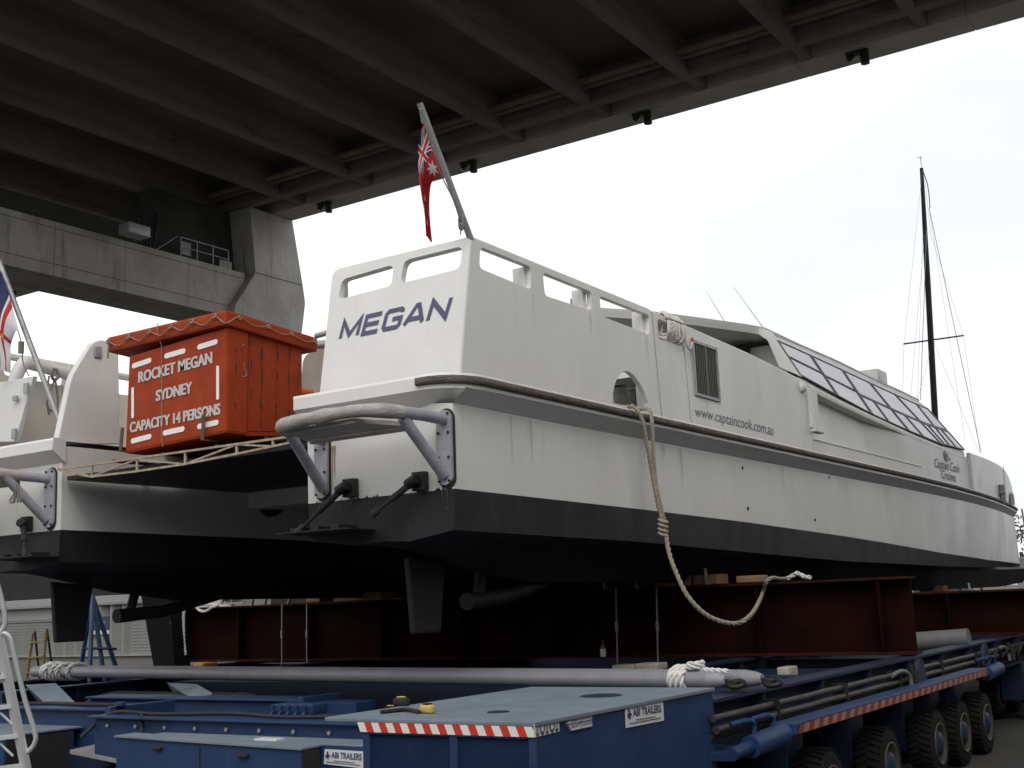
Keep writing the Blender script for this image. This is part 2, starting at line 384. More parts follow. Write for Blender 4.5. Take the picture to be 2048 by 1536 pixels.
# pier : cranked leg with crosshead
YP = 46.7; KP = YP/45
def pp(u, v): q = at(u, v, Y=YP); return (q.x, q.z)
pier = thing('bridge_pier', 'cranked grey concrete pier with long crosshead beam holding up the bridge', 'pier', (46, 48, 0))
lf = [pp(500, 452), pp(511, 545), pp(471, 610)]; rt = [(48.9, ZB-.02), pp(606, 570), pp(611, 606)]
bl = (41.2, 0.0); br = (46.6, 0.0)
prof = [bl, br, rt[2], rt[1], rt[0], (pp(500, 452)[0], ZB-.02), lf[1], lf[2]]
m = MB(); m.plate([(x, YP, z) for x, z in prof], [], (0, -1, 0), 3.6); m.build('column', CONC, pier, bevel=.05)
m = MB(); jz = pp(511, 545)[1]; m.box((lf[1][0]+.05, YP-.012, jz-.03), (rt[1][0]-.1, YP-.002, jz+.02)); m.build('joint_line', DKMET, pier)
xr = pp(480, 560)[0]; zt, zb2 = 20.37, 17.75
m = MB(); x = xr+.8
while x > 2:
    m.box((x-4.0+.008, YP+.45, zb2), (x-.008, YP+3.3, zt)); x -= 4.0
m.build('crosshead', CONC, pier, bevel=.03)
for zz in (zb2+.55, zt-.35): m = MB(); m.box((4, YP+.443, zz), (xr+.6, YP+.449, zz+.035)); m.build('joint_line', mat('joint_dark', (.15, .135, .11), .9, var=.5, scale=1.5), pier)
m = MB()
for i in range(4): m.tube([(41.2+i*1.1, YP+.55, zt), (41.2+i*1.1, YP+.55, zt+1.05)], .035, 6)
m.tube([(41.2, YP+.55, zt+1.05), (44.5, YP+.55, zt+1.05)], .035, 6); m.tube([(41.2, YP+.55, zt+.55), (44.5, YP+.55, zt+.55)], .025, 6)
m.tube([(39.6, YP+.55, zt), (41, YP+.55, zt+1.05)], .02, 6)
m.build('guard_rail', GALV, pier)
m = MB(); m.box((10, YP+1.0, zt), (38.6, YP+2.6, zt+1.1)); m.build('bearing_plinth', mat('dark_concrete', (.05, .046, .04), .95, var=.4, scale=.8), pier)  # dark concrete colour for the dark zone above the crosshead
m = MB(); m.box((40.2, YP+1.6, zt), (lf[1][0]+1.0, YP+2.6, ZB-.03)); m.build('infill_beam', mat('dark_concrete', (.045, .042, .037), .95, var=.4, scale=.8), pier)  # dark filler added to close the bright gap beside the column
m = MB(); rnd = random.Random(2)
for i in range(12):
    xx = 38.6+rnd.random()*1.6; m.tube([(xx, YP+1.5, zt+rnd.random()*.3), (xx+rnd.uniform(-.8, .8), YP+1.6, zt+1.6+rnd.random())], .05, 5)
m.build('pipe_lattice', DKMET, pier)
m = MB(); m.box((41.5, YP+.8, zt+.25), (42.1, YP+.85, zt+.95)); m.build('notice_plate', SHED, pier)
m = MB(); m.box((44.1, YP+.8, zt+.1), (45.0, YP+.85, zt+.55)); m.build('notice_plate', SHED, pier)

# ------------------------------------------------------------------ unseen hall added to starboard to block low sky light
hall = thing('sky_block_hall', 'unseen dark corrugated hall added to starboard to block low sky light', 'light blocker', (25, -16, 0))
HALLM = mat('blocker_cladding', (.10, .105, .105), .7, var=.3, scale=.6, stretch=(1, 1, .3))
m = MB(); rows = [[], []]
for i in range(0, 841): x = -22+i*.125; y = -12+(.05 if (i//2) % 2 else 0); rows[0].append((x, y, 0)); rows[1].append((x, y, HALLH))
m.grid(rows, 0, False); m.build('front_wall', HALLM, hall)
m = MB(); m.box((-22, -40, 0), (83, -12.1, HALLH-.05)); m.build('building_body', HALLM, hall)
m = MB(); m.hexa([(-22.5, -40.5, HALLH), (83.5, -40.5, HALLH), (83.5, -11.6, HALLH), (-22.5, -11.6, HALLH), (-22.5, -26, HALLH+3), (83.5, -26, HALLH+3), (83.5, -25.9, HALLH+3), (-22.5, -25.9, HALLH+3)]); m.build('roof', SHED, hall)
for x in (-10, 15, 40): m = MB(); m.box((x, -11.94, 0), (x+8, -11.86, 8)); m.build('roller_door', SHEDB, hall)

rear = thing('sky_block_store', 'unseen corrugated building added behind the camera to block low sky light', 'boat store', (-24, 12, 0))  # added out of view to cut low sky light from behind
m = MB(); rows = [[], []]
for i in range(0, 561): y = -10+i*.125; x = -22+(.05 if (i//2) % 2 else 0); rows[0].append((x, y, 0)); rows[1].append((x, y, 10.5))
m.grid(rows, 0, False); m.build('front_wall', HALLM, rear)
m = MB(); m.box((-38, -10, 0), (-22.1, 60, 10.45)); m.build('building_body', HALLM, rear)
m = MB(); m.hexa([(-38.5, -10.5, 10.5), (-21.6, -10.5, 10.5), (-21.6, 60.5, 10.5), (-38.5, 60.5, 10.5), (-30.1, -10.5, 12.5), (-30, -10.5, 12.5), (-30, 60.5, 12.5), (-30.1, 60.5, 12.5)]); m.build('roof', SHED, rear)
for y in (0, 14, 28, 42): m = MB(); m.box((-21.96, y, 0), (-21.88, y+7, 5.4)); m.build('roller_door', SHEDB, rear)

# ================================================================== CATAMARAN FERRY
ferry = thing('catamaran_ferry', 'white twin-hulled passenger ferry propped up on the blue trailer under the bridge', 'ferry', (20, 9.9, 0))
YC = 9.9
def tt(x): return max(0, min(1, (x-21)/15.4))
def ys(x): return 6.12+.93*tt(x)**2.3
def yi(x): return 8.02-.90*tt(x)**1.7
ZBOOT = [(8.5, 3.10), (12, 3.06), (15, 3.01), (19, 2.91), (25, 2.72), (30, 2.62), (36, 2.58)]
ZCH = [(8.5, 2.74), (12, 2.70), (15, 2.62), (19, 2.52), (25, 2.46), (30, 2.46), (35.2, 2.5)]
ZK = [(8.5, 2.70), (9.0, 2.62), (10.5, 2.32), (11, 2.30), (15, 2.25), (20, 2.10), (26, 1.99), (33, 1.98), (36, 2.06)]
STX = [8.58]+[9+i*1.0 for i in range(0, 26)]+[34.6, 35.1, 35.5, 35.8, 36.0]
def sect(x):
    t = tt(x); a = ys(x); i = yi(x); fl = .155*(1-t*.4); b_ = min(a+fl+.22*t*(1-t)*1.2, 7.06); k = 7.12-.03*t
    return dict(de=(a, 4.12), sl=(a, 3.985), un=(a+fl, 3.86), bo=(b_+.01, interp(ZBOOT, x)), ch=(min(b_+.03+.10*t, 7.08), interp(ZCH, x)),
                ka=(k-.32, interp(ZCH, x)-.07), kb=(k-.03, interp(ZK, x)), kc=(k+.03, interp(ZK, x)), kd=(k+.32, interp(ZCH, x)-.07), ic=(max(i-.03-.3*t, 7.11), interp(ZCH, x)), ib=(i, interp(ZBOOT, x)), it=(i, 4.05), id_=(i, 4.12))
def mir(p, mirror): return (p[0], 2*YC-p[1], p[2]) if mirror else p
def hull(mirror):
    m = MB(); S = [(x, sect(x)) for x in STX]
    def rows(keys): return [[mir((x, s[k][0], s[k][1]), mirror) for k in keys] for x, s in S]
    m.grid(rows(('sl', 'un')), 0, True, flip=mirror)
    # side plating split in strips so that it can be a touch uneven
    rws = []
    for x, s in S:
        r = []
        for j in range(6):
            t = j/5; y = lerp(s['un'][0], s['bo'][0], t); z = lerp(s['un'][1], s['bo'][1], t)
            r.append(mir((x, y+.004*noise.noise(Vector((x*.9, z*2.1, 3)))*(0 if j in (0, 5) else 1), z), mirror))
        rws.append(r)
    m.grid(rws, 0, True, flip=mirror)
    m.grid(rows(('ib', 'it')), 0, True, flip=mirror)
    s0 = S[0][1]; x0 = STX[0]
    tr = [mir((x0, *s0[k]), mirror) for k in ('un', 'bo', 'ib', 'it')]; tr = [tr[0], tr[1], tr[2], tr[3]]
    m.add(tr, [(0, 1, 2, 3) if mirror else (3, 2, 1, 0)], 0)
    h = m.build('hull', WHITE, ferry)
    m = MB(); m.grid(rows(('bo', 'ch')), 0, True, flip=mirror); m.grid(rows(('ch', 'ka')), 0, True, flip=mirror); m.grid(rows(('ka', 'kb')), 0, True, flip=mirror); m.grid(rows(('kb', 'kc')), 0, True, flip=mirror); m.grid(rows(('kc', 'kd')), 0, True, flip=mirror); m.grid(rows(('kd', 'ic')), 0, True, flip=mirror); m.grid(rows(('ic', 'ib')), 0, True, flip=mirror)
    tr = [mir((x0, *s0[k]), mirror) for k in ('bo', 'ch', 'ka', 'kb', 'kc', 'kd', 'ic', 'ib')]
    m.add(tr, [tuple(range(8)) if mirror else tuple(reversed(range(8)))], 0)
    m.build('antifouling', ANTI, h)
    # deck lip that runs round the transom and along the side, with flared underside
    m = MB(); path = []
    xa = 8.42
    path.append((xa, 8.02+.03)); path.append((xa, 6.55))
    for a in range(1, 7):
        an = math.pi/2*a/6; path.append((xa+.42-.42*math.cos(an), 6.12+.42-.42*math.sin(an)))   # rounded corner
    path += [(x, ys(x)) for x in STX if x > 9.2]
    def inset(x, y):   # where the lip meets the hull below
        return (max(x+.16, 8.575) if x < 9.0 else x, min(max(y+.16*(1-.4*tt(x)), 6.27), 8.02) if x < 9.5 else y+.155*(1-.4*tt(x)))
    rws = []
    for x, y in path:
        ix, iy = inset(x, y); dxn = 0
        inn = (x+.05, y) if x <= xa+.001 else (x+.02, y+.03)
        rws.append([mir((inn[0], inn[1], 4.135), mirror), mir((x+.012, y+.012, 4.125), mirror), mir((x, y, 4.10), mirror), mir((x, y, 3.99), mirror), mir((ix, iy, 3.855), mirror)])
    m.grid(rws, 0, False, flip=not mirror)
    e = rws[0]; m.add(e+[mir((8.6, 8.05, 4.135), mirror), mir((8.6, 8.05, 3.86), mirror)], [(0, 1, 2, 3, 4, 6, 5)], 0)
    lip = m.build('deck_edge', WHITE2, h)
    m = MB(); sp = path[1:]; rws = []
    pv = [Vector((x, y, 0)) for x, y in sp]
    for i, p in enumerate(pv):
        t = (pv[min(i+1, len(pv)-1)]-pv[max(i-1, 0)]).normalized(); nn = Vector((-t.y, t.x, 0))
        nn = -Vector((t.y, -t.x, 0)); nn = Vector((t.y*-1, t.x, 0)); nn = -nn if nn.dot(p-Vector((20, YC, 0))) < 0 else nn
        wv = .006*noise.noise(p*3.1)
        rws.append([mir((p.x+nn.x*d, p.y+nn.y*d, z+wv), mirror) for d, z in ((.0, 4.105), (.032, 4.098), (.036, 4.065), (.032, 4.032), (.0, 4.025))])
    m.grid(rws, 0, True, flip=not mirror); m.add(rws[0], [(0, 1, 2, 3, 4)], 0)
    m.build('rubbing_strake', STRK, ferry)
    return h
hull_s = hull(False); hull_p = hull(True)
# stem caps
# wet deck and main deck
m = MB(); m.box((11.45, 8.03, 3.45), (33.0, 11.77, 4.08)); m.build('bridge_deck', WHITE2, ferry)
m = MB(); dk = []
for x in STX: dk.append([(x, ys(x)+.04, 4.105), (x, 2*YC-ys(x)-.04, 4.105)])
m.grid([r for r in dk if r[0][0] >= 9.9], 0, False, flip=True)
for mi_ in (False, True):
    m.grid([[mir((x, y, 4.104), mi_) for y in (6.17, 8.03)] for x in (8.6, 9.9)], 0, False, flip=not mi_)
m.build('deck', SOFF, ferry)

# transom bulwark of the starboard hull, raked forward
pb = Vector((8.60, 6.2, 4.13)); ptp = Vector((8.84, 6.2, 5.44)); tn = (ptp-pb).cross(Vector((0, 1, 0))).normalized()
if tn.x > 0: tn = -tn
def tp(u, v): return atp(u, v, pb, tn)
hA = round_poly([tp(676, 599), tp(684, 559), tp(787, 529), tp(783, 571)], .07)
hB = round_poly([tp(800, 567), tp(808, 521), tp(925, 492), tp(920, 537)], .07)
def zl(z, y): 
    t = (z-pb.z)/(ptp.z-pb.z); return Vector((lerp(pb.x, ptp.x, t), y, z))
outl = [zl(4.13, 6.24), zl(4.13, 7.88)]+[zl(5.36+.08*math.sin(a), 7.82+.08*math.cos(a)) for a in [math.pi/2*k/6 for k in range(7)]]+[zl(5.44, 6.24)]
m = MB(); m.plate(outl, [hA, hB], tn, .07); trb = m.build('transom_bulwark', WHITE2, ferry, bevel=.008)
# rounded corner post between transom and side
m = MB(); rws = []
for z in (4.125, 4.3, 4.8, 5.3, 5.43, 5.445):
    c = zl(z, 6.24); rws.append([(c.x+.04-.04*math.cos(a), 6.24-.04*math.sin(a), z) for a in [math.pi/2*k/6 for k in range(7)]])
rws.append([(p[0]*.5+rws[-1][3][0]*.5+.02, p[1]*.5+.5*6.25, 5.452) for p in rws[-1]])
m.grid(rws, 0, True, flip=False); m.build('corner_post', WHITE2, ferry)
GL = {'M': (1.16, [[(0, 0), (0, 1), (.58, .12), (1.16, 1), (1.16, 0)]]), 'E': (.98, [[(1, 1), (.02, 1), (.02, 0), (1, 0)], [(.02, .5), (.94, .5)]]),
      'G': (1.05, [[(1.05, .80), (1.05, .9), (.93, 1), (.14, 1), (.02, .86), (.02, .14), (.14, 0), (.93, 0), (1.05, .12), (1.05, .5), (.5, .5)]]), 'A': (1.16, [[(0, 0), (.50, 1), (.66, 1), (1.16, 0)], [(.16, .27), (1.0, .27)]]), 'N': (1.1, [[(0, 0), (0, 1), (1.1, 0), (1.1, 1)]])}
def stroke_text(txt, P, wd, m, parent, nrm):
    mb = MB(); tot = sum(GL[c][0] for c in txt)+.36*(len(txt)-1); x0 = 0; k = 0
    for c in txt:
        for pl in GL[c][1]:
            q = [Vector((x0+x, y*.86+.07, 0)) for x, y in pl]
            L_, R_ = [], []
            for i, p in enumerate(q):
                d0 = (q[i]-q[i-1]).normalized() if i else None; d1 = (q[i+1]-q[i]).normalized() if i < len(q)-1 else None
                d0 = d0 or d1; d1 = d1 or d0; t = (d0+d1); t = t.normalized() if t.length > .2 else d0
                n = Vector((-t.y, t.x, 0)); cs = max(.42, n.dot(Vector((-d0.y, d0.x, 0)))); n = n*(wd/2/cs); e = t*(wd*.0)
                L_.append(p+n); R_.append(p-n)
            k += 1; f = lambda v: P(v.x/tot, v.y)+Vector(nrm)*(.004+.0003*(k % 4))
            vs = [f(v) for v in L_]+[f(v) for v in R_]; n_ = len(q)
            for i in range(n_-1):
                a_ = (i, i+1, n_+i+1, n_+i); nn = (vs[a_[1]]-vs[a_[0]]).cross(vs[a_[2]]-vs[a_[0]]); mb.add([vs[j] for j in a_], [(0, 1, 2, 3) if nn.dot(Vector(nrm)) > 0 else (3, 2, 1, 0)])
        x0 += GL[c][0]+.36
    return mb.build('lettering', m, parent)
_a, _b, _c, _d = tp(680, 680), tp(890, 637), tp(904, 592), tp(690, 641)
stroke_text('MEGAN', lambda s_, t_: _a.lerp(_b, s_).lerp(_d.lerp(_c, s_), t_), .23, NAVY, trb, tn)
LETTER_MEGAN = bpy.data.objects[-1] if False else None

# starboard side : aft panel with its openings
Yw = 6.2; sn = Vector((0, -1, 0))
RAIL = [(8.84, 5.44), (12.40, 5.40), (12.52, 5.385), (13.34, 5.37), (15.41, 5.31), (17.62, 5.19)]
def sp_(u, v): return at(u, v, Y=Yw)
def side_outline(): return [Vector((8.635, Yw, 4.10))]+[Vector((8.88, Yw, 5.44))]+[Vector((x, Yw, z)) for x, z in RAIL[1:]]+[Vector((17.62, Yw, 4.10))]
holes = [round_poly([sp_(961, 494), sp_(1062, 534), sp_(1062, 579), sp_(959, 536)], .06),
         round_poly([sp_(1086, 545), sp_(1183, 584), sp_(1183, 621), sp_(1090, 591)], .06),
         round_poly([sp_(1199, 592), sp_(1299, 631), sp_(1299, 669), sp_(1203, 632)], .06),
         round_poly([sp_(1315, 637), sp_(1366, 657), sp_(1366, 692), sp_(1317, 679)], .06)]
arch = [sp_(1226, 806), sp_(1300, 823), sp_(1297, 806), sp_(1290, 786), sp_(1280, 767), sp_(1269, 752), sp_(1259, 744), sp_(1250, 743), sp_(1241, 748), sp_(1234, 758), sp_(1229, 772), sp_(1226, 788)]; arch = [(p.x, p.z) for p in arch]
holes.append([Vector((x, Yw, z)) for x, z in arch])
def side_panel(mirror):
    m = MB(); fl = [[Vector(mir(p, mirror)) for p in l] for l in [side_outline()]+holes]
    m.plate(fl[0], fl[1:], (0, 1 if mirror else -1, 0), .06)
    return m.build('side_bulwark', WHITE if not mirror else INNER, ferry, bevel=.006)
sb = side_panel(False); sbp = side_panel(True)
# stiffener posts behind the openings and capping rail
for mi_ in (False, True):
    for x in (9.88, 11.03, 12.40):
        m = MB(); m.hexa([mir(p, mi_) for p in [(x-.05, 6.26, 4.11), (x+.03, 6.26, 4.11), (x+.03, 6.40, 4.11), (x-.05, 6.40, 4.11), (x-.05, 6.26, 5.38), (x+.03, 6.26, 5.38), (x+.03, 6.40, 5.38), (x-.05, 6.40, 5.38)]]); m.build('bulwark_post', WHITE2, ferry, bevel=.01)
    m = MB(); m.tube([mir((x, 6.238, z+.004), mi_) for x, z in [(8.9, 5.425)]+[(x_, z_-.02) for x_, z_ in RAIL[1:]]], .037, 8); m.build('capping_rail', WHITE2, ferry)
m = MB(); m.tube([(zl(5.42, y).x+.036, y, 5.42) for y in (6.26, 7.0, 7.82)], .036, 8); m.build('capping_rail', WHITE2, ferry)
# panel joints
m = MB(); a, c = sp_(1303, 624), sp_(1323, 834); m.bar(a+sn*.002, c+sn*.002, .010, .008, up=Vector((0, 1, 0))); 
a, c = sp_(1367, 692), sp_(1382, 846); m.bar(a+sn*.002, c+sn*.002, .006, .008, up=Vector((0, 1, 0))); m.build('panel_joint', SOFF, sb)
text_mesh('www.captaincook.com.au', (sp_(1389, 838), sp_(1546, 878), sp_(1547, 850), sp_(1390, 812)), GREYL, 'lettering', sb, sn, .004, bold=.006)
# ventilation grille
gq = [sp_(1382, 679), sp_(1431, 696), sp_(1439, 806), sp_(1390, 790)]
x0, x1, z0, z1 = 13.52, 14.26, 4.51, 5.215
m = MB(); m.plate([(x0, Yw-.025, z0), (x1, Yw-.025, z0), (x1, Yw-.025, z1), (x0, Yw-.025, z1)], [[(x0+.035, Yw-.025, z0+.035), (x1-.035, Yw-.025, z0+.035), (x1-.035, Yw-.025, z1-.035), (x0+.035, Yw-.025, z1-.035)]], sn, .024)
gr = m.build('ventilation_grille', GALV, ferry)
m = MB(); m.box((x0+.036, Yw-.007, z0+.036), (x1-.036, Yw-.003, z1-.036)); m.build('grille_back', BLACK, gr)
m = MB()
for k in range(13):
    x = x0+.06+k*.0515
    if k == 6: m.box((x-.012, Yw-.024, z0+.036), (x+.012, Yw-.009, z1-.036), 0)
    else: m.box((x-.005, Yw-.016, z0+.036), (x+.005, Yw-.009, z1-.036), 0)
m.build('grille_bars', mat('grille_bar', (.17, .16, .145), .5, .3), gr)
# dome lamp
m = MB(); m.lathe(sp_(1603, 775), (0, -1, 0), [(0, .085), (.03, .085), (.055, .06), (.07, .02), (.072, .0)], 16); m.build('dome_lamp', WHITE2, ferry)
# mooring bitts seen through the arched opening, capstan box behind
m = MB()
for (u0, u1, v) in ((1246, 1238, 773), (1262, 1263, 782)):
    t_ = at(u1, v, Y=6.5); b_ = at(u0, v, Y=6.5); m.tube([(b_.x, 6.5, 4.10), tuple(t_)], .082, 14); m.tube([tuple(t_), (t_.x, t_.y, t_.z+.025)], .10, 14)
m.build('mooring_bitts', mat('bitt_grey', (.17, .165, .155), .6, var=.3, scale=12), ferry)
m = MB(); p_ = at(1269, 752, Y=6.95); q_ = at(1280, 792, Y=6.95); m.box((p_.x, 6.95, q_.z), (q_.x+.1, 7.25, p_.z), bev=.03); m.build('winch_box', DKMET, ferry)
m = MB(); p_ = at(1261, 748, Y=7.05); m.box((p_.x, 7.05, 4.1), (p_.x+.16, 7.3, 5.0)); m.build('winch_post', WHITE2, ferry)

# starboard side, forward part with the tapering recess under the sill
def fwd_side(mirror):
    m = MB(); rws = []
    TOP = [(17.62, 5.19), (18.24, 5.14), (20.47, 5.03), (23.0, 4.93), (25.3, 4.88), (28.1, 4.86)]
    xs = [17.62, 17.9]+[18.1+.25*k for k in range(39)]+[28.0]
    for x in xs:
        y = ys(x)+.08; zt2 = interp(TOP, x); t = max(0, min(1, (x-17.8)/4.9)); d = .40*(1-t)**1.1+.001; zs = lerp(5.03, 4.845, t)
        zs = min(zs, zt2-.1); z1 = zt2-.085
        rws.append([mir(p, mirror) for p in [(x, y+.10, zt2), (x, y, zt2), (x, y-.004, zt2-.04), (x, y, z1), (x, y+d, zs-.002 if t < 1 else z1-.01), (x, y+d, lerp(zs, 4.36, .33)), (x, y+d, lerp(zs, 4.36, .66)), (x, y+d, 4.36), (x, y, 4.345), (x, y, 4.08)]])
    m.grid([r[:5] for r in rws], 0, False, flip=mirror); m.grid([r[4:8] for r in rws], 0, True, flip=mirror); m.grid([r[7:9] for r in rws], 0, False, flip=mirror); m.grid([r[8:] for r in rws], 0, True, flip=mirror)
    r = rws[-1]; m.add(r+[mir((28.0, ys(28)+.3, 4.86), mirror), mir((28, ys(28)+.3, 4.08), mirror)], [tuple(range(len(r)))+(11, 10)], 0)
    r = rws[0]; m.add(r, [tuple(range(len(r)))], 0)
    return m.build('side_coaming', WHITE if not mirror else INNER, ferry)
fs_ = fwd_side(False); fwd_side(True)
m = MB(); m.box((17.56, 6.15, 4.50), (17.86, 6.235, 5.10)); m.box((17.58, 6.12, 4.44), (17.95, 6.24, 4.495)); m.build('access_step', WHITE2, ferry, bevel=.01)
m = MB(); m.box((17.6, 6.125, 4.432), (17.93, 6.2, 4.438)); m.build('step_shadow_plate', SOFF, fs_)  # grey plate paints the shadow under the step
m = MB()
for k in range(20):
    xa_, xb_ = 17.6+k*.3, 17.6+(k+1)*.3
    m.hexa([(xa_, ys(xa_)+.066, 4.325), (xb_, ys(xb_)+.066, 4.325), (xb_, ys(xb_)+.085, 4.325), (xa_, ys(xa_)+.085, 4.325), (xa_, ys(xa_)+.066, 4.337), (xb_, ys(xb_)+.066, 4.337), (xb_, ys(xb_)+.085, 4.337), (xa_, ys(xa_)+.085, 4.337)])
m.build('moulding', WHITE2, fs_)
def sq(u, v): 
    q = at(u, v, Y=6.2)
    for _ in range(6): q = at(u, v, Y=ys(q.x)+.08)
    return q
text_mesh('Captain Cook', (sq(1869, 940), sq(1919, 952), sq(1919, 929), sq(1869, 916)), GREYL, 'lettering', fs_, sn, .012, bold=.006)
text_mesh('Cruises', (sq(1883, 957), sq(1911, 964), sq(1911, 947), sq(1882, 939)), GREYL, 'lettering', fs_, sn, .012, bold=.006)
m = MB()
for (u0, v0, u1, v1) in ((1887, 908, 1889, 903), (1888, 912, 1893, 908), (1889, 917, 1895, 911)):
    m.bar(sq(u0, v0)+sn*.012, sq(u1, v1)+sn*.012, .05, .004, up=Vector((0, 1, 0)))
m.build('crest', PLUM, fs_)
m = MB(); m.bar(sq(1891, 921)+sn*.012, sq(1894, 918)+sn*.012, .06, .004, up=Vector((0, 1, 0))); m.bar(sq(1897, 921)+sn*.012, sq(1899, 917)+sn*.012, .05, .004, up=Vector((0, 1, 0))); m.build('crest', HAZRD, fs_)
# bow bulwark
BT = [(28.12, 4.98), (30.5, 5.03), (33.0, 5.06), (34.2, 5.02), (35.0, 4.90), (35.5, 4.72), (35.8, 4.5), (35.95, 4.25), (36, 4.0)]
def bow(mirror):
    m = MB(); rws = []
    xs = [28.12+.4*k for k in range(18)]+[35.25, 35.5, 35.7, 35.85, 35.95, 36.0]
    for x in xs:
        y = ys(x)+.03; zt2 = max(interp(BT, x), 3.9); rws.append([mir(p, mirror) for p in [(x, y+.09, 4.05), (x, y+.09, zt2-.02), (x, y+.05, zt2), (x, y+.01, zt2-.012), (x, y, zt2-.05), (x, y, 4.04)]])
    m.grid(rws, 0, True, flip=not mirror); r = rws[0]; m.add(r, [tuple(range(6)) if mirror else tuple(reversed(range(6)))], 0)
    return m.build('bow_bulwark', WHITE2, ferry)
bw = bow(False); bow(True)
m = MB(); a, c = sq(2002, 932), sq(2008, 1006); m.bar(a+sn*.06, c+sn*.06, .015, .01, up=Vector((0, 1, 0))); m.build('panel_joint', SOFF, bw)
m = MB(); c0 = sq(1996, 990); m.tube([c0+Vector((0, -.1, -.22)), c0+Vector((0, -.1, .25))], .07, 10); m.tube([c0+Vector((-.22, -.1, .05)), c0+Vector((.22, -.1, .05))], .05, 8); m.build('bow_cleat', GALV, ferry)
m = MB(); q = [sq(2015, 1009), sq(2024, 1010), sq(2022, 992), sq(2018, 984), sq(2015, 990)]; m.add([p+sn*.08 for p in q], [(0, 1, 2, 3, 4)]); m.build('fairlead_opening', SOFF, bw)

# cabin
cols = [((1549.5, 679), (1599, 753)), ((1617.5, 709), (1675, 795)), ((1681, 738), (1745, 833)), ((1735, 763), (1819, 866)), ((1785, 786), (1884, 892)), ((1829, 806), (1901, 896)), ((1850.6, 814), (1931, 904))]
CB, CT = [], []
for k, (t, c) in enumerate(cols):
    B = at(*c, Y=6.32); T = at(*t, X=B.x); CB.append(B); CT.append(T)
def mv(v): return Vector((v.x, 2*YC-v.y, v.z))
for k in range(7):
    CT[k].z = 5.95+.0; 
    T = at(*cols[k][0], Z=5.97); CT[k] = Vector((T.x, T.y, 5.97)) if k >= 3 else at(*cols[k][0], X=CB[k].x)
m = MB()   # solid shell behind the panes
sh = .03
for mi_ in (False, True):
    f = mv if mi_ else (lambda v: v)
    Bs = [f(p+Vector((0, sh, 0))) for p in CB]; Ts = [f(p+Vector((0, sh, -.01))) for p in CT]
    m.grid([Bs, Ts], 0, False, flip=mi_)
    Bl = [Vector((p.x, p.y, 4.2)) for p in Bs]; m.grid([Bl, Bs], 0, False, flip=mi_)
m.add([CB[6]+Vector((0, sh, 0)), CT[6]+Vector((0, sh, 0)), mv(CT[6])-Vector((0, sh, 0)), mv(CB[6])-Vector((0, sh, 0))], [(0, 1, 2, 3)], 0)
xa = CB[0].x+.35
m.add([(xa, CB[0].y+.06, 4.11), (xa, CT[0].y+.05, 5.94), (xa, 2*YC-CT[0].y-.05, 5.94), (xa, 2*YC-CB[0].y-.06, 4.11)], [(0, 1, 2, 3)], 0)
cabin = m.build('cabin', WHITE2, ferry)
def quad_at(k, s0, s1, t0, t1):
    def P(s, t): return CB[k].lerp(CB[k+1], s).lerp(CT[k].lerp(CT[k+1], s), t)
    return [P(s0, t0), P(s1, t0), P(s1, t1), P(s0, t1)]
def window(k, s0, s1, t0, t1, mirror=False):
    q = quad_at(k, s0, s1, t0, t1); n = (q[1]-q[0]).cross(q[3]-q[0]).normalized()
    if n.y > 0: n = -n
    q = [p+n*.03 for p in q]; c = sum(q, Vector())/4
    inn = [p+(c-p).normalized()*min(.04, (c-p).length*.3) for p in q]
    if mirror: q, inn, n = [mv(p) for p in q], [mv(p) for p in inn], Vector((n.x, -n.y, n.z))
    m = MB(); m.plate(q, [inn], n, .03); fr = m.build('window', FRAMEB, ferry)
    m = MB(); m.plate([p-n*.012 for p in inn], [], n, .012); m.build('pane', GLASS, fr)
for mi_ in (False, True):
    for k in range(6):
        tm = (.53, .50, .46, .46, .46, .46)[k]; g0, g1 = .012, .988
        window(k, g0, g1, tm+.006, .965, mi_)
        if k < 2: window(k, g0, g1, .03, tm-.006, mi_)
        else:
            window(k, g0, .43, .03, tm-.006, mi_); window(k, .44, g1, .03, tm-.006, mi_)
# front windscreen
for s in range(4):
    a = lerp(.03, .97, s/4+.01); c = lerp(.03, .97, (s+1)/4-.01)
    P = lambda s_, t: CB[6].lerp(mv(CB[6]), s_).lerp(CT[6].lerp(mv(CT[6]), s_), t)
    q = [P(a, .05), P(c, .05), P(c, .95), P(a, .95)]; n = (q[1]-q[0]).cross(q[3]-q[0]).normalized(); n = -n if n.x < 0 else n
    m = MB(); m.plate([p+n*.03 for p in q], [], n, .03); m.build('windscreen_pane', GLASS, ferry)
# roof: plan polygon with swept aft edge, slightly crowned
RE = []
for (u, v) in ((1165, 612), (1300, 622), (1400, 635), (1492, 648), (1530, 655), (1600, 688), (1680, 723), (1748, 757), (1800, 780), (1838, 799)):
    RE.append(at(u, v, Z=6.17))
RE[0].y = max(RE[0].y, 8.3)
m = MB(); rows = []
for p in RE:
    r = []
    for j in range(13):
        s = j/12; y = lerp(p.y, 2*YC-p.y, s); r.append((p.x+(.0 if True else 0), y, 6.17+.12*(1-(2*s-1)**2)))
    rows.append(r)
m.grid(rows, 0, True, flip=True)
und = [[(x, y+(0), z-.13) for x, y, z in r] for r in rows]
edge_o = [r[0] for r in rows]; 
m.grid([edge_o, [(x, y+.015, z-.05) for x, y, z in edge_o], [(x, y+.05, z-.13) for x, y, z in edge_o]], 0, False, flip=False)
edge_p = [r[-1] for r in rows]; m.grid([edge_p, [(x, y-.05, z-.13) for x, y, z in edge_p]], 0, False, flip=True)
m.grid([rows[0], [(x, y, z-.13) for x, y, z in rows[0]]], 0, False, flip=True); m.grid([rows[-1], [(x, y, z-.13) for x, y, z in rows[-1]]], 0, False)
roof = m.build('roof', WHITE2, ferry)
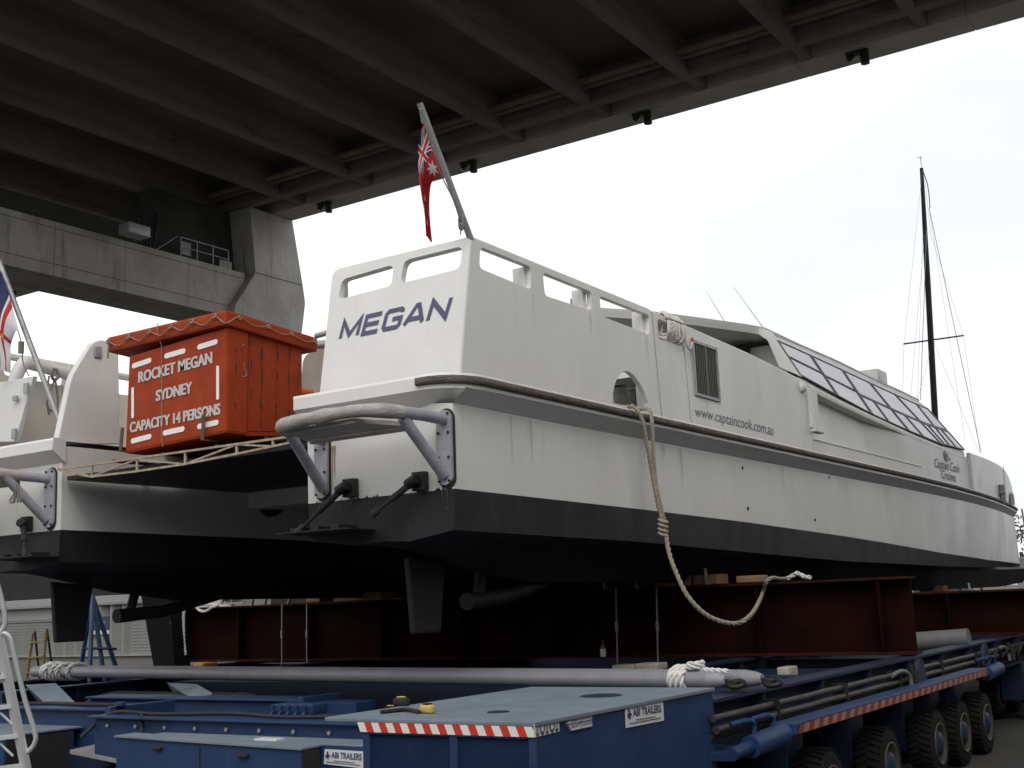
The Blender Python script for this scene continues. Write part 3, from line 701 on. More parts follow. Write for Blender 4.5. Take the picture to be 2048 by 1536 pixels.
for mi_ in (False, True):
    m = MB(); f = mv if mi_ else (lambda v: v); rr = []
    for k in range(7):
        x = CT[k].x if k else CT[0].x-.05; o_ = interp([(p.x, p.y) for p in RE], min(x, RE[-1].x)); xx = min(x, RE[-1].x)
        rr.append([f(Vector((xx, o_-.004, 6.17-.045))), f(Vector((x, CT[k].y-.012, CT[k].z+.0)))])
    m.grid(rr, 0, False, flip=not mi_); m.build('roof_fascia', WHITE2, roof)
m = MB(); m.grid([[(x, y, 6.17-.13) for x, y, z in (r[0], r[-1])] for r in rows], 0, False); m.build('roof_lining', SOFF, roof)
m = MB(); c0 = at(1757, 758, Z=6.25); m.box((c0.x-.3, c0.y-.1, 6.1), (c0.x+.3, c0.y+.5, 6.42), bev=.05); m.build('roof_box', WHITE2, ferry)
# aft portal frame
Xp = CB[0].x-.06
pl = [(1599, 752), (1538, 661), (1492, 649), (1412, 667), (1412, 680), (1448, 681), (1511, 665), (1535, 681), (1558, 734)]
m = MB(); o1 = [at(u, v, X=Xp) for u, v in pl]; m.plate(o1, [], (-1, 0, 0), .14); m.build('portal_frame', WHITE2, ferry, bevel=.01)
o2 = [mv(p) for p in o1]; m = MB(); m.plate(o2, [], (-1, 0, 0), .14); m.build('portal_frame', WHITE2, ferry)
m = MB(); m.box((Xp, o1[3].y, o1[4].z), (Xp+.14, 2*YC-o1[3].y, o1[3].z)); m.build('portal_beam', WHITE2, ferry)
m = MB(); c0 = at(1470, 694, X=Xp+.2); m.box((Xp+.15, c0.y-.22, 4.4), (Xp+.32, c0.y+.16, c0.z+.01), bev=.05); m.build('seat_back', BLACK, ferry)
# flood lamp on the aft edge of the roof
m = MB(); c0 = at(1155, 606, X=RE[0].x-.15); m.box((c0.x-.05, c0.y-.09, c0.z-.07), (c0.x+.07, c0.y+.09, c0.z+.07), bev=.015); m.tube([c0+Vector((.05, 0, -.05)), Vector((RE[0].x+.1, c0.y, 6.2))], .02, 6); fl_ = m.build('flood_lamp', DKMET, ferry)
m = MB(); m.box((c0.x-.056, c0.y-.065, c0.z-.05), (c0.x-.051, c0.y+.065, c0.z+.05)); m.build('lens', GALV, fl_)
# whip aerials
for (u0, v0), (u1, v1) in (((1529, 656), (1467, 574)), ((1449, 640), (1413, 584))):
    a = at(u0, v0+3, Y=7.3); c = at(u1, v1, Y=7.3+.1); m = MB(); m.tube([a, a.lerp(c, .5), c], [.009, .006, .003], 6); m.build('whip_aerial', mat('aerial_white', (.8, .8, .8), .5), ferry)

# inboard stern bulwarks : starboard (behind the raft) and port fin with raked aft edge
def yp(u, v, Y): return at(u, v, Y=Y)
YF = 11.82
fin = [yp(u, v, YF) for u, v in ((114, 890), (240, 887), (237, 690), (215, 681), (201, 680), (190, 684), (180, 693), (165, 717), (151, 741), (146, 749), (141, 764))]
m = MB(); m.plate(fin, [], sn, .10); fn = m.build('inboard_bulwark', WHITE2, ferry, bevel=.012)
m = MB(); c0 = yp(195, 705, YF); m.box((c0.x-.05, YF-.02, c0.z-.07), (c0.x+.05, YF, c0.z+.07), bev=.015); m.build('latch_plate', GALV, fn)
m = MB(); m.box((8.92, 7.84, 4.11), (9.0, 7.90, 5.38)); m.build('bulwark_post', WHITE2, ferry)
m = MB(); q = round_poly([at(600, 800, X=11.8), at(672, 800, X=11.8), at(672, 694, X=11.8), at(640, 696, X=11.8), at(606, 712, X=11.8)], .12); m.plate(q, [], (-1, 0, 0), .9); m.build('deck_locker', mat('locker_tan', (.30, .25, .21), .7, var=.2, scale=4), ferry, bevel=.02)
m = MB(); m.tube([at(632, 672, X=10.3), at(668, 662, X=10.3)], .035, 8); m.tube([at(634, 690, X=10.3), at(660, 688, X=10.3)], .05, 8); m.build('davit_arm', GALV, ferry)
# port stern gate, hinged open
m = MB(); q = [at(30, 884, X=8.62), at(67, 752, X=8.62), at(-40, 772, X=8.62), at(-40, 884, X=8.62)]; m.plate(q, [], (-1, 0, 0), .06); gate = m.build('stern_gate', WHITE2, ferry, bevel=.01)
for (u, v) in ((54, 777), (30, 868)):
    c0 = at(u, v, X=8.6); m = MB(); m.box((c0.x-.03, c0.y-.05, c0.z-.06), (c0.x-.003, c0.y+.03, c0.z+.06)); m.build('hinge', GALV, gate)
m = MB(); c0 = at(33, 797, X=8.6); m.box((c0.x-.03, c0.y-.04, c0.z-.03), (c0.x-.002, c0.y+.04, c0.z+.03)); m.build('latch', GALV, gate)
# port quarter rail
m = MB(); a = at(18, 815, Y=13.4); rl = [at(20, 815, Y=13.45), at(30, 760, Y=13.45), at(48, 727, Y=13.45), at(70, 729, Y=13.45), at(152, 752, Y=13.45)]
m.tube(spline(rl, 5), .085, 10); m.build('quarter_rail', WHITE2, ferry)
# flag staffs
sa, sb_ = at(939, 472, X=8.86), at(840, 206, X=8.25)
m = MB(); m.tube([sa-(sb_-sa)*.03, sb_], [.032, .026], 12); st1 = m.build('flag_staff', GALV, ferry)
m = MB(); hal = [sb_+Vector((-.04, 0, -.02)), at(866, 300, X=8.38), at(884, 353, X=8.47), at(906, 398, X=8.60), at(921, 446, X=8.70), at(921, 470, X=8.72)]; m.tube(spline(hal, 4), .006, 5); c0 = at(923, 450, X=8.7)
for k in range(5): m.tube([c0+Vector((0, .03*math.cos(a), .05*math.sin(a)+.012*k)) for a in [2*math.pi*j/8+k for j in range(8)]], .009, 5, closed=True)
m.build('halyard', ROPED, st1)
pa, pbx = at(128, 868, X=8.72), at(-3, 520, X=8.45)
m = MB(); m.tube([pa, pbx], .033, 12); st2 = m.build('flag_staff', GALV, ferry)
m = MB(); m.tube(spline([at(20, 690, X=8.5), at(32, 655, X=8.48), at(44, 692, X=8.55), at(46, 724, X=8.6), at(58, 752, X=8.6)], 5), .007, 5); c0 = at(42, 695, X=8.55); m.tube([c0+Vector((0, 0, .07)), c0-Vector((0, 0, .07))], .035, 7); m.build('halyard', ROPED, st2)

# stern fenders (boarding bumpers) on both hulls
ZT = 3.72
def bumper(mirror):
    def M(*p): return Vector(mir(p, mirror))
    fe = M(8.56, 7.05, ZT); 
    root = None
    # padded outer beam
    m = MB(); path = [M(8.02, 6.40, ZT+.01), M(7.80, 6.50, ZT+.015), M(7.70, 6.72, ZT+.02), M(7.71, 7.1, ZT+.015), M(7.74, 7.4, ZT+.01), M(7.82, 7.62, ZT+.005), M(8.0, 7.72, ZT), M(8.2, 7.74, ZT-.01)]
    pts = resample(spline(path, 8), .06); rr = [.062+.012*noise.noise(p*5) for p in pts]
    m.tube(pts, rr, 12); pad = m.build('stern_bumper', WOODP, ferry)
    m = MB(); m.tube([M(8.565, 6.36, ZT+.0), M(8.25, 6.365, ZT+.01), M(7.98, 6.41, ZT+.01)], .055, 12); m.build('bumper_tube', GREYT, pad)
    m = MB(); m.tube([M(8.565, 7.80, ZT-.03), M(8.15, 7.74, ZT-.01)], .055, 12); m.build('bumper_tube', GREYT, pad)
    m = MB(); m.hexa([M(7.74, 6.70, ZT-.075), M(8.22, 6.52, ZT-.075), M(8.22, 7.66, ZT-.075), M(7.80, 7.56, ZT-.075), M(7.74, 6.70, ZT-.035), M(8.22, 6.52, ZT-.035), M(8.22, 7.66, ZT-.035), M(7.80, 7.56, ZT-.035)]); m.build('step_plate', WOODP, pad)
    m = MB(); m.hexa([M(8.24, 6.5, ZT-.11), M(8.28, 6.5, ZT-.11), M(8.28, 7.68, ZT-.11), M(8.24, 7.68, ZT-.11), M(8.24, 6.5, ZT-.02), M(8.28, 6.5, ZT-.02), M(8.28, 7.68, ZT-.02), M(8.24, 7.68, ZT-.02)]); m.build('bearer', WOODP, pad)
    for (ya, yb_) in ((6.42, 6.37), (7.74, 7.80)):
        m = MB(); m.tube([M(8.05, ya, ZT-.03), M(8.545, yb_, 3.22)], .052, 12); m.build('brace', GREYT, pad)
    for y in (6.365, 7.83):
        m = MB(); ov = [M(8.55, y+.085*math.cos(a), (3.72 if math.sin(a) > 0 else 3.22)+.085*math.sin(a)) for a in [2*math.pi*k/24 for k in range(24)]]
        m.plate(ov, [], (-1, 0, 0), .028); pl_ = m.build('mounting_plate', GREYT, pad)
        m = MB(); ov = [M(8.574, y-(-.012 if mirror else .012)+.10*math.cos(a), (3.72 if math.sin(a) > 0 else 3.20)+.10*math.sin(a)) for a in [2*math.pi*k/24 for k in range(24)]]
        m.plate(ov, [], (-1, 0, 0), .004); m.build('sealant_edge', BLACK, pl_)
        m = MB()
        for z in (3.77, 3.6, 3.38, 3.17):
            for dy in (-.055, .055): m.lathe(M(8.545, y+dy, z), (-1, 0, 0), [(0, .012), (.012, .012), (.013, 0)], 8)
        m.build('bolts', DKMET, pl_)
    return pad
bumper(False); bumper(True)
# trim tab rams
for mi_ in (False, True):
    for (yb_, zb_, yr, zr) in ((7.45, 3.20, 7.86, 2.80), (6.63, 3.19, 6.96, 2.90)):
        M = lambda *p: Vector(mir(p, mi_))
        m = MB(); m.box(M(8.50, yb_-.07, zb_-.085), M(8.575, yb_+.07, zb_+.085)); m.tube([M(8.46, yb_+.09, zb_-.03), M(8.46, yb_-.02, zb_+.02)], .05, 10)
        mt = m.build('trim_tab_ram', DKMET, ferry, bevel=.008)
        a, c = M(8.46, yb_+.06, zb_-.03), M(8.25, yr, zr); m = MB(); m.tube([a, a.lerp(c, .5)], .030, 8); m.tube([a.lerp(c, .5), a.lerp(c, .86)], .016, 8); m.tube([a.lerp(c, .82), c], .034, 8); m.build('ram_rod', BLACK, mt)
    M = lambda *p: Vector(mir(p, mi_))
    m = MB(); m.hexa([M(8.22, 7.2, 2.80), M(8.58, 7.2, 2.79), M(8.58, 8.02, 2.79), M(8.20, 8.06, 2.80), M(8.22, 7.2, 2.812), M(8.58, 7.2, 2.802), M(8.58, 8.02, 2.802), M(8.20, 8.06, 2.812)])
    for y in (7.4, 7.65, 7.9): m.box(M(8.26, y-.05, 2.812), M(8.5, y+.05, 2.85))
    m.build('trim_tab', ANTI, ferry)
    m = MB(); y0 = 7.22; pr_ = [M(9.05, y0, 2.55), M(9.62, y0, 2.50), M(9.52, y0, 1.84), M(9.12, y0, 1.84)]; m.plate([p+Vector((0, -.035, 0)) for p in pr_], [], (0, -1, 0), .07); m.build('rudder', ANTI, ferry, bevel=.02)
    m = MB(); m.tube([M(10.3, y0, 2.48), M(10.2, y0, 2.15)], .06, 8); m.tube([M(10.0, y0, 2.12), M(10.7, y0, 2.16), M(12.2, y0, 2.42)], [.09, .085, .03], 10); m.build('shaft_bracket', ANTI, ferry)
m = MB(); m.tube([at(538, 1004, Y=11.74)+Vector((0, -.05, 0)), at(538, 1004, Y=11.8)], .20, 20); m.build('exhaust_outlet', BLACK, ferry)
# small skin fittings on the side
for (u, v) in ((1484, 936), (1495, 1017), (1657, 955), (1629, 1040)):
    m = MB(); m.lathe(at(u, v, Y=6.285), (0, -1, 0), [(0, .024), (.014, .024), (.016, .012), (.004, .010), (.004, 0)], 12); m.build('skin_fitting', DKMET, ferry)
# drip stains below the stern plates : real runs of paint
STAIN1 = mat('rust_run', (.42, .34, .22), .7, var=.3, scale=12); STAIN2 = mat('dark_run', (.16, .145, .12), .8, var=.4, scale=16); STAIN3 = mat('grey_run', (.62, .605, .56), .6, var=.1, scale=9)
def runs(origin, along, nrm, n, spread, lmin, lmax, mt, wmin=.004, wmax=.012, seed=1, par=None):
    rnd = random.Random(seed); m = MB(); nv = Vector(nrm)
    for k in range(n):
        p = Vector(origin)+Vector(along)*rnd.uniform(-spread, spread)+nv*(.0015+.0002*k); l_ = rnd.uniform(lmin, lmax); w_ = rnd.uniform(wmin, wmax); al = Vector(along).normalized()
        pts = [p-al*w_, p+al*w_]; r1 = []; 
        for i in range(1, 6): t = i/5; r1.append((p+Vector((0, 0, -l_*t))+al*(w_*(1-t)*rnd.uniform(.5, 1.1)), p+Vector((0, 0, -l_*t))-al*(w_*(1-t)*rnd.uniform(.5, 1.1))))
        rt = [pts[1]]+[a for a, b_ in r1]; lf_ = [pts[0]]+[b_ for a, b_ in r1]
        m.add(rt+lf_, [(i, i+1, i+7, i+6) for i in range(5)])
    return m.build('paint_run', mt, par or hull_s)
XT = 8.58
for y in (6.37, 7.83): runs((XT, y, 3.14), (0, 1, 0), (-1, 0, 0), 6, .07, .05, .16, STAIN2, .003, .008, seed=int(y*10))
for y in (7.45, 6.63): runs((XT, y, 3.12), (0, 1, 0), (-1, 0, 0), 5, .06, .03, .10, STAIN2, .004, .010, seed=int(y*10))
runs((XT, 7.70, 3.62), (0, 1, 0), (-1, 0, 0), 3, .03, .3, .5, STAIN1, .008, .02, seed=4)
for k, (x, z) in enumerate(((9.6, 3.84), (12.4, 3.84), (12.9, 3.84), (16.2, 3.83), (19.0, 3.82), (21.4, 3.82))): runs((x, 6.262+.0, z), (1, 0, 0), (0, -1, 0), 2+k % 3, .3, .2, .62, STAIN3, .006, .016, seed=20+k)
for k, (x, z) in enumerate(((9.9, 5.10), (11.05, 5.10), (12.45, 5.05), (13.4, 5.0), (13.9, 4.49), (17.4, 5.0))): runs((x, 6.2, z), (1, 0, 0), (0, -1, 0), 1+k % 3, .2, .2, .55, STAIN3, .006, .014, seed=40+k, par=sb)
rnd = random.Random(8); m = MB()
for k in range(26):
    y = rnd.uniform(6.3, 8.0); w_ = rnd.uniform(.006, .02); z = 3.10+.004+.003*0; m.add([(XT-.002, y-w_, 3.098), (XT-.002, y+w_, 3.098), (XT-.002, y+w_*.3, 3.098+rnd.uniform(.008, .03)), (XT-.002, y-w_*.5, 3.098+rnd.uniform(.004, .02))], [(0, 1, 2, 3)])
m.build('paint_edge', ANTI, hull_s)
# truss beam between the two sterns, with hanging trays
m = MB(); tz = 3.73
P = lambda y, z: Vector((8.50, y, z))
m.bar(P(11.74, 3.77), P(8.05, 3.755), .03, .022); 
nod = [(11.70, 3.755), (11.15, 3.635), (10.4, 3.625), (9.65, 3.63), (8.9, 3.66), (8.1, 3.70)]
for a, c in zip(nod, nod[1:]): m.bar(P(*a), P(*c), .03, .022)
tops = [11.15, 10.4, 9.65, 8.9, 8.4]
for k, y in enumerate(tops):
    zb_ = interp([(-p[0], p[1]) for p in nod], -y); m.bar(P(y, zb_), P(y, 3.755), .022, .022)
    if k < 4: m.bar(P(y, zb_ if k % 2 == 0 else 3.755), P(tops[k+1], 3.755 if k % 2 == 0 else interp([(-p[0], p[1]) for p in nod], -tops[k+1])), .022, .018)
tr = m.build('truss_beam', TRUSSM, ferry)
m = MB(); m.bar((9.7, 11.74, 3.75), (9.7, 8.05, 3.75), .05, .05)
for y in (8.5, 9.2, 10.0, 10.8): m.bar((8.5, y, 3.775), (9.7, y, 3.775), .04, .03)
m.build('raft_cradle', DKMET, ferry)
m = MB(); m.box((8.62, 8.06, 3.655), (11.4, 11.74, 3.70)); m.build('raft_platform', DKMET, ferry)
for (u0, v0, u1, v1) in ((245, 855, 241, 902), (408, 828, 405, 880)):
    m = MB(); a, c = at(u0, v0, X=8.42), at(u1, v1, X=8.42); m.bar(a, c, .045, .012, up=Vector((1, 0, 0))); m.bar(c, c+Vector((.2, 0, 0)), .045, .012); m.build('raft_stop', mat('rusty_brown', (.14, .085, .055), .8, var=.4, scale=15), tr)

# ================================================================== LIFE RAFT BOXES
def raft(dx, label, full=True):
    X = 8.46+dx; root = thing('life_raft_box', label, 'life raft', (X, 9.7, 3.8), 'orange life raft boxes on the stern truss')
    def F(u, v, d=0): q = at(u, v, X=8.46); return Vector((q.x+dx+d, q.y, q.z))
    BL, BR, TR, TL = F(249, 908), F(452, 866), F(455, 652), F(257, 712)
    back = Vector((1.12, .0, -.05)); m = MB()
    c = [BL, BR, BR+back+Vector((0, 0, .12)), BL+back+Vector((0, 0, .12)), TL, TR, TR+back*1.0+Vector((0, 0, -.02)), TL+back]
    # rounded-edge front bin and set-back rear body
    fb = Vector((.30, 0, 0))
    m.hexa([BL, BR, BR+fb, BL+fb, TL, TR, TR+fb, TL+fb]); bin_ = m.build('raft_body', ORANGE, root, bevel=.035)
    m = MB(); ins = Vector((0, .03, 0)); rb = [BL+fb-ins, BR+fb+ins, BR+back+ins+Vector((0, 0, .12)), BL+back-ins+Vector((0, 0, .12)), TL+fb-ins, TR+fb+ins, TR+back+ins, TL+back-ins]
    m.hexa(rb)
    # ribbed flank: shallow vertical panels
    for k in range(4):
        s0, s1 = .03+.245*k, .03+.245*k+.225
        lo = lambda s: rb[1].lerp(rb[2], s)+Vector((0, 0, .05)); hi = lambda s: rb[5].lerp(rb[6], s)
        m.hexa([lo(s0)-Vector((0, .007, 0)), lo(s1)-Vector((0, .007, 0)), lo(s1), lo(s0), hi(s0)-Vector((0, .007, 0)), hi(s1)-Vector((0, .007, 0)), hi(s1), hi(s0)])
    m.build('raft_body', ORANGE, root, bevel=.012)
    # scuffs along the flank edges, real scraped marks
    m = MB(); rnd = random.Random(3)
    for s, nn in ((-.16, 6), (.06, 5), (.25, 9), (.53, 6), (.75, 6), (.93, 8)):
        for k in range(nn):
            t = rnd.random()*.92; l_ = .02+rnd.random()*.10; wdt = .005+rnd.random()*.008
            yo = -.011 if s > 0 else -.003
            base = (rb[1].lerp(rb[2], s) if s > 0 else BR+fb*.4).lerp(rb[5].lerp(rb[6], s) if s > 0 else TR+fb*.4, t*.95+.03)
            j = rnd.uniform(-.01, .01); p = base+Vector((j, yo-.0015, 0)); m.add([p+Vector((-wdt, 0, 0)), p+Vector((wdt*.4, 0, -l_*.4)), p+Vector((wdt, 0, l_*.5)), p+Vector((0, 0, l_)), p+Vector((-wdt*.8, 0, l_*.6))], [(0, 1, 2, 3, 4)])
    m.build('scuff_marks', SCUFF, root)
    # lid
    m = MB(); a, b_, c_ = F(222, 697), F(461, 624), None
    tl, tr_ = F(222, 676, -.06), F(461, 620, -.06); bl_, br_ = F(224, 707, -.06), F(461, 651, -.06)
    bk = Vector((1.36, 0, -.08)); 
    m.hexa([bl_, br_, br_+bk, bl_+bk, tl, tr_, tr_+bk, tl+bk]); m.build('lid', ORANGE, root, bevel=.03)
    # grab rope looped round the lid
    m = MB(); n1 = 6
    def lidp(s, h=.45): return bl_.lerp(tl, h).lerp(br_.lerp(tr_, h), s)+Vector((-.02, 0, 0))
    def lids(s, h=.45): return br_.lerp(tr_, h).lerp((br_+bk).lerp(tr_+bk, h), s)+Vector((0, -.02, 0))
    ptsr = []
    S = [.03, .21, .39, .57, .745, .925]
    for k, s in enumerate(S):
        ptsr.append(lidp(s, .62))
        if k < 5: ptsr.append(lidp((s+S[k+1])/2, .25))
    ptsr += [lidp(1.0, .05)+Vector((0, -.02, 0)), lids(.12, .72)]
    for k, s in enumerate((.12, .42, .68, .94)):
        if k: ptsr.append(lids(s, .6))
        if k < 3: ptsr.append(lids(s+.14, .42))
    m.tube(spline(ptsr, 6), .0065, 6)
    for s in S:
        c0 = lidp(s, .66); m.tube([c0+Vector((-.008, .022*math.cos(a), .022*math.sin(a))) for a in [2*math.pi*j/8 for j in range(8)]], .008, 5, closed=True); m.tube([c0, c0+Vector((-.03, -.015, -.03))], .009, 5)
    for s in (.12, .42, .68, .94):
        c0 = lids(s, .64); m.tube([c0+Vector((.02*math.cos(a), -.008, .02*math.sin(a))) for a in [2*math.pi*j/8 for j in range(8)]], .008, 5, closed=True)
    c0 = lidp(.03, .5); m.tube([c0, c0+Vector((-.01, 0, -.16))], .012, 5)
    m.tube([F(327, 649, -.075), F(326, 672, -.075), F(325, 690, -.012), F(325, 750, -.006), F(325, 880, -.006), F(326, 893, -.002)], .006, 5)
    m.tube(spline([F(478, 690)+Vector((.02, -.05, 0)), at(484, 700, Y=BR.y-.012)+Vector((dx, 0, 0)), at(488, 730, Y=BR.y-.012)+Vector((dx, 0, 0)), at(493, 750, Y=BR.y-.012)+Vector((dx, 0, 0)), at(483, 754, Y=BR.y-.012)+Vector((dx, 0, 0))], 4), .006, 5)
    m.build('grab_rope', CORD, root)
    if not full: return root
    nx = (-1, 0, 0)
    for txt, q in (('ROCKET MEGAN', ((278, 766), (425, 727), (425, 703), (278, 744))), ('SYDNEY', ((313, 803), (385, 786), (385, 763), (313, 781))), ('CAPACITY 14 PERSONS', ((261, 866), (441, 829), (441, 806), (261, 845)))):
        text_mesh(txt, [F(*p) for p in q], LETW, 'lettering', root, nx, .006, bold=.018, dup=.0065)
    def strip(p, q, wv):
        m = MB(); a, c = F(*p, -.004), F(*q, -.004); d = (c-a).normalized(); n2 = Vector((0, -d.z, d.y)); lp = []
        for k in range(9): an = math.pi/2+math.pi*k/8; lp.append(a+d*(math.cos(an)*wv)+n2*(math.sin(an)*wv))
        for k in range(9): an = -math.pi/2+math.pi*k/8; lp.append(c+d*(math.cos(an)*wv)+n2*(math.sin(an)*wv))
        m.plate([p_+Vector((-.002, 0, 0)) for p_ in lp], [], nx, .003); m.build('reflective_strip', REFL, root)
    for p, q in (((268, 732), (300, 721)), ((333, 712), (368, 702)), ((399, 694), (432, 684)), ((266, 882), (300, 873)), ((330, 866), (366, 858)), ((399, 853), (434, 845))): strip(p, q, .028)
    strip((266, 778), (266, 833), .02); strip((436, 735), (436, 796), .02)
    return root
raft(0, 'orange life raft box with ROCKET MEGAN lettering resting on the stern truss')
# second raft box glimpsed behind
root = thing('life_raft_box', 'bright orange raft box mostly hidden behind the lettered raft box', 'life raft', (10.2, 10.8, 4.1), 'orange life raft boxes on the stern truss')
m = MB(); m.box((10.0, 10.25, 4.12), (11.0, 10.98, 4.72), bev=.05); m.build('raft_body', ORANGEB, root)
m = MB(); m.box((9.95, 10.2, 4.725), (11.05, 11.02, 4.80), bev=.03); m.build('lid', ORANGEB, root)

# ================================================================== FLAGS
def star_in(px, py, cx, cy, ro, ri, n, rot=0):
    a = math.atan2(py-cy, px-cx)-rot; r = math.hypot(px-cx, py-cy); s = math.pi/n; a = (a % (2*s)); a = min(a, 2*s-a)
    # edge between (ro,0) and (ri, s)
    x1, y1, x2, y2 = ro, 0, ri*math.cos(s), ri*math.sin(s); px2, py2 = r*math.cos(a), r*math.sin(a)
    return (x2-x1)*(py2-y1)-(y2-y1)*(px2-x1) >= 0
def jack(s, t):   # canton coords 0..1 ; x along fly, y down hoist
    x, y = t*2, s; cx = abs(x-1); cy = abs(y-.5)
    if cy < .10 or cx < .10: return 0
    if cy < .17 or cx < .17: return 1
    d = abs((y-.5)*2*1-(x-1))/2.2; d2 = abs((y-.5)*2+(x-1))/2.2; q = min(d, d2)
    return 0 if q < .05 else (1 if q < .11 else 2)
def red_ensign(s, t):
    if s < .47 and t < .45: return jack(s/.47, t/.45)
    if star_in(t*2, s, .48, .74, .235, .105, 7, .22): return 1
    for cx, cy in ((1.5, .18), (1.5, .82), (1.27, .45), (1.73, .4)):
        if star_in(t*2, s, cx, cy, .09, .04, 7): return 1
    return 0
def flag(name, label, A, B, plane, pat, mats, folds, NS=72, NT=120, amp=.05):
    A = spline([Vector((x, y, 0)) for x, y in A], 12); B = spline([Vector((x, y, 0)) for x, y in B], 12)
    def smp(P, t): k = t*(len(P)-1); i = min(int(k), len(P)-2); return P[i].lerp(P[i+1], k-i)
    rows = []
    for j in range(NT+1):
        t = j/NT; a, c = smp(A, t), smp(B, t); r = []
        for i in range(NS+1):
            s = i/NS; p = a.lerp(c, s); q = plane(p.x, p.y)
            off = amp*min(1, t*2.2)*math.sin(folds*math.pi*s+3.0*t+1.2*math.sin(5*s))+.012*math.sin(9*t+4*s)
            r.append(q+Vector((off, off*.6, .015*math.sin(folds*2*s+7*t)*t)))
        rows.append(r)
    m = MB(); k = NS+1; vs = [p for r in rows for p in r]; m.add(vs, [], 0)
    for j in range(NT):
        for i in range(NS): m.f.append([j*k+i, j*k+i+1, (j+1)*k+i+1, (j+1)*k+i]); m.m.append(pat((i+.5)/NS, (j+.5)/NT)); m.sm.append(True)
    return m.build(name, mats)
def stp(u, v): return at(u, v, X=8.86-(480-v)*.0021 if v < 480 else 8.86)
f1 = flag('flag', 'red ensign flag with white star drooping from the stern flag staff', [(846, 248), (836, 290), (835, 330), (841, 380), (848, 425), (852, 477)], [(890, 346), (880, 351), (862, 364), (858, 400), (860, 440), (864, 480)], stp, red_ensign, [REDF, WHTF, NAVF], 2.4, amp=.035)
tag(f1, 'red ensign flag with white star drooping from the stern flag staff', 'flag')
m = MB(); m.tube([at(846, 246, X=8.37), sb_+Vector((0, 0, -.05))], .012, 6); m.build('toggle', ROPEW, f1)
def white_ensign(s, t):
    if s < .42 and t < .34: return 2
    if star_in(t*2, s, .95, .55, .10, .05, 8): return 3
    if abs(s-.55) < .07 or abs(t-.46) < .035: return 0
    return 1
def stq(u, v): return at(u, v, X=8.6-(860-v)*.0007)
f2 = flag('flag', '', [(2, 540), (-12, 600), (-10, 660), (0, 720), (3, 745)], [(38, 658), (30, 668), (20, 690), (20, 715), (18, 742)], stq, white_ensign, [REDF, WHTF, NAVF, YELF], 2.0, amp=.035)
tag(f2, 'white flag with red cross and navy canton drooping from the port staff', 'flag')

# ================================================================== ROPES on the boat
m = MB(); Yr = 5.98
L1 = [Vector((11.55, 6.5, 4.16)), Vector((11.75, 6.2, 4.17)), Vector((11.62, 6.06, 4.14)), at(1284, 838, Y=Yr), at(1292, 880, Y=Yr), at(1303, 940, Y=Yr), at(1312, 990, Y=5.96), at(1322, 1035, Y=5.94)]
L2 = [Vector((11.9, 6.5, 4.16)), Vector((12.05, 6.2, 4.18)), Vector((12.0, 6.06, 4.14)), at(1304, 845, Y=Yr), at(1306, 890, Y=Yr), at(1309, 940, Y=Yr), at(1316, 990, Y=5.96), at(1328, 1040, Y=5.94)]
L3 = [at(1322, 1035, Y=5.94), at(1331, 1068, Y=5.9), at(1338, 1105, Y=5.85), at(1352, 1145, Y=5.75), at(1378, 1196, Y=5.6), at(1418, 1233, Y=5.45), at(1466, 1247, Y=5.3), at(1500, 1232, Y=5.2), at(1523, 1193, X=14.52), at(1533, 1163, X=14.54), Vector((14.62, at(1545, 1155, X=14.62).y, 2.265)), Vector((14.85, at(1560, 1157, X=14.85).y, 2.25)), Vector((15.2, at(1575, 1157, X=15.2).y, 2.25))]
rope(m, L1, .0215); rope(m, L2, .0215); rope(m, L3, .0235)
for k in range(4): 
    c0 = at(1326, 1042+k*9, Y=5.93); m.tube([c0+Vector((.045*math.cos(a), .045*math.sin(a), .02*math.sin(a))) for a in [2*math.pi*j/10 for j in range(10)]], .018, 6, closed=True)
tag(m.build('mooring_rope', ROPEC), 'thick hemp mooring rope hanging from the side opening down to the red girder', 'rope')
m = MB(); e = [Vector((x, y, z)) for x, y, z in [(14.8, 5.35, 2.25), (14.85, 5.25, 2.30), (14.9, 5.15, 2.33), (14.95, 5.1, 2.28), (14.9, 5.0, 2.25), (14.85, 4.9, 2.25)]]
rope(m, [at(1575, 1157, X=14.8)+Vector((0, 0, .0)), at(1586, 1151, X=14.8), at(1594, 1146, X=14.8), at(1602, 1150, X=14.8), at(1610, 1154, X=14.8), at(1622, 1155, X=14.8)], .028); tag(m.build('rope_end', ROPEW), 'knotted pale rope end lying on top of the red girder', 'rope')
# coil of white rope over the small opening
m = MB(); rnd = random.Random(5); cx = 13.05
for k in range(13):
    x = cx-.22+.036*k; dz = rnd.uniform(.16, .30); y0 = 6.235
    hh = rnd.uniform(.395, .435); lp = [Vector((x, y0-.07, 5.36)), Vector((x+rnd.uniform(-.02, .03), y0+rnd.uniform(-.02, .02), 5.03+hh)), Vector((x+.01, y0+.08, 5.36)), Vector((x+rnd.uniform(-.05, .05), y0+.11, 5.36-dz*.7)), Vector((x+rnd.uniform(-.06, .06), y0+.0, 5.36-dz)), Vector((x+rnd.uniform(-.04, .04), y0-.085, 5.36-dz*.7))]
    rope(m, lp, .0165, closed=True, sm=5)
rope(m, [Vector((13.2, 6.12, 5.2)), Vector((13.25, 6.13, 5.08)), Vector((13.34, 6.14, 5.05)), Vector((13.42, 6.15, 5.1)), Vector((13.45, 6.16, 5.16))], .014)
cw = m.build('rope_coil', ROPEW); tag(cw, 'bundle of white rope coiled over the bulwark rail beside the vent grille', 'rope coil')
m = MB(); c0 = Vector((13.46, 6.155, 5.17)); m.tube([c0, c0+Vector((0, 0, .05))], .018, 8); m.build('whipping', HAZR, cw)
m = MB(); Yq = 13.36
def qr(u, v, d=0): return at(u, v, Y=Yq+d)
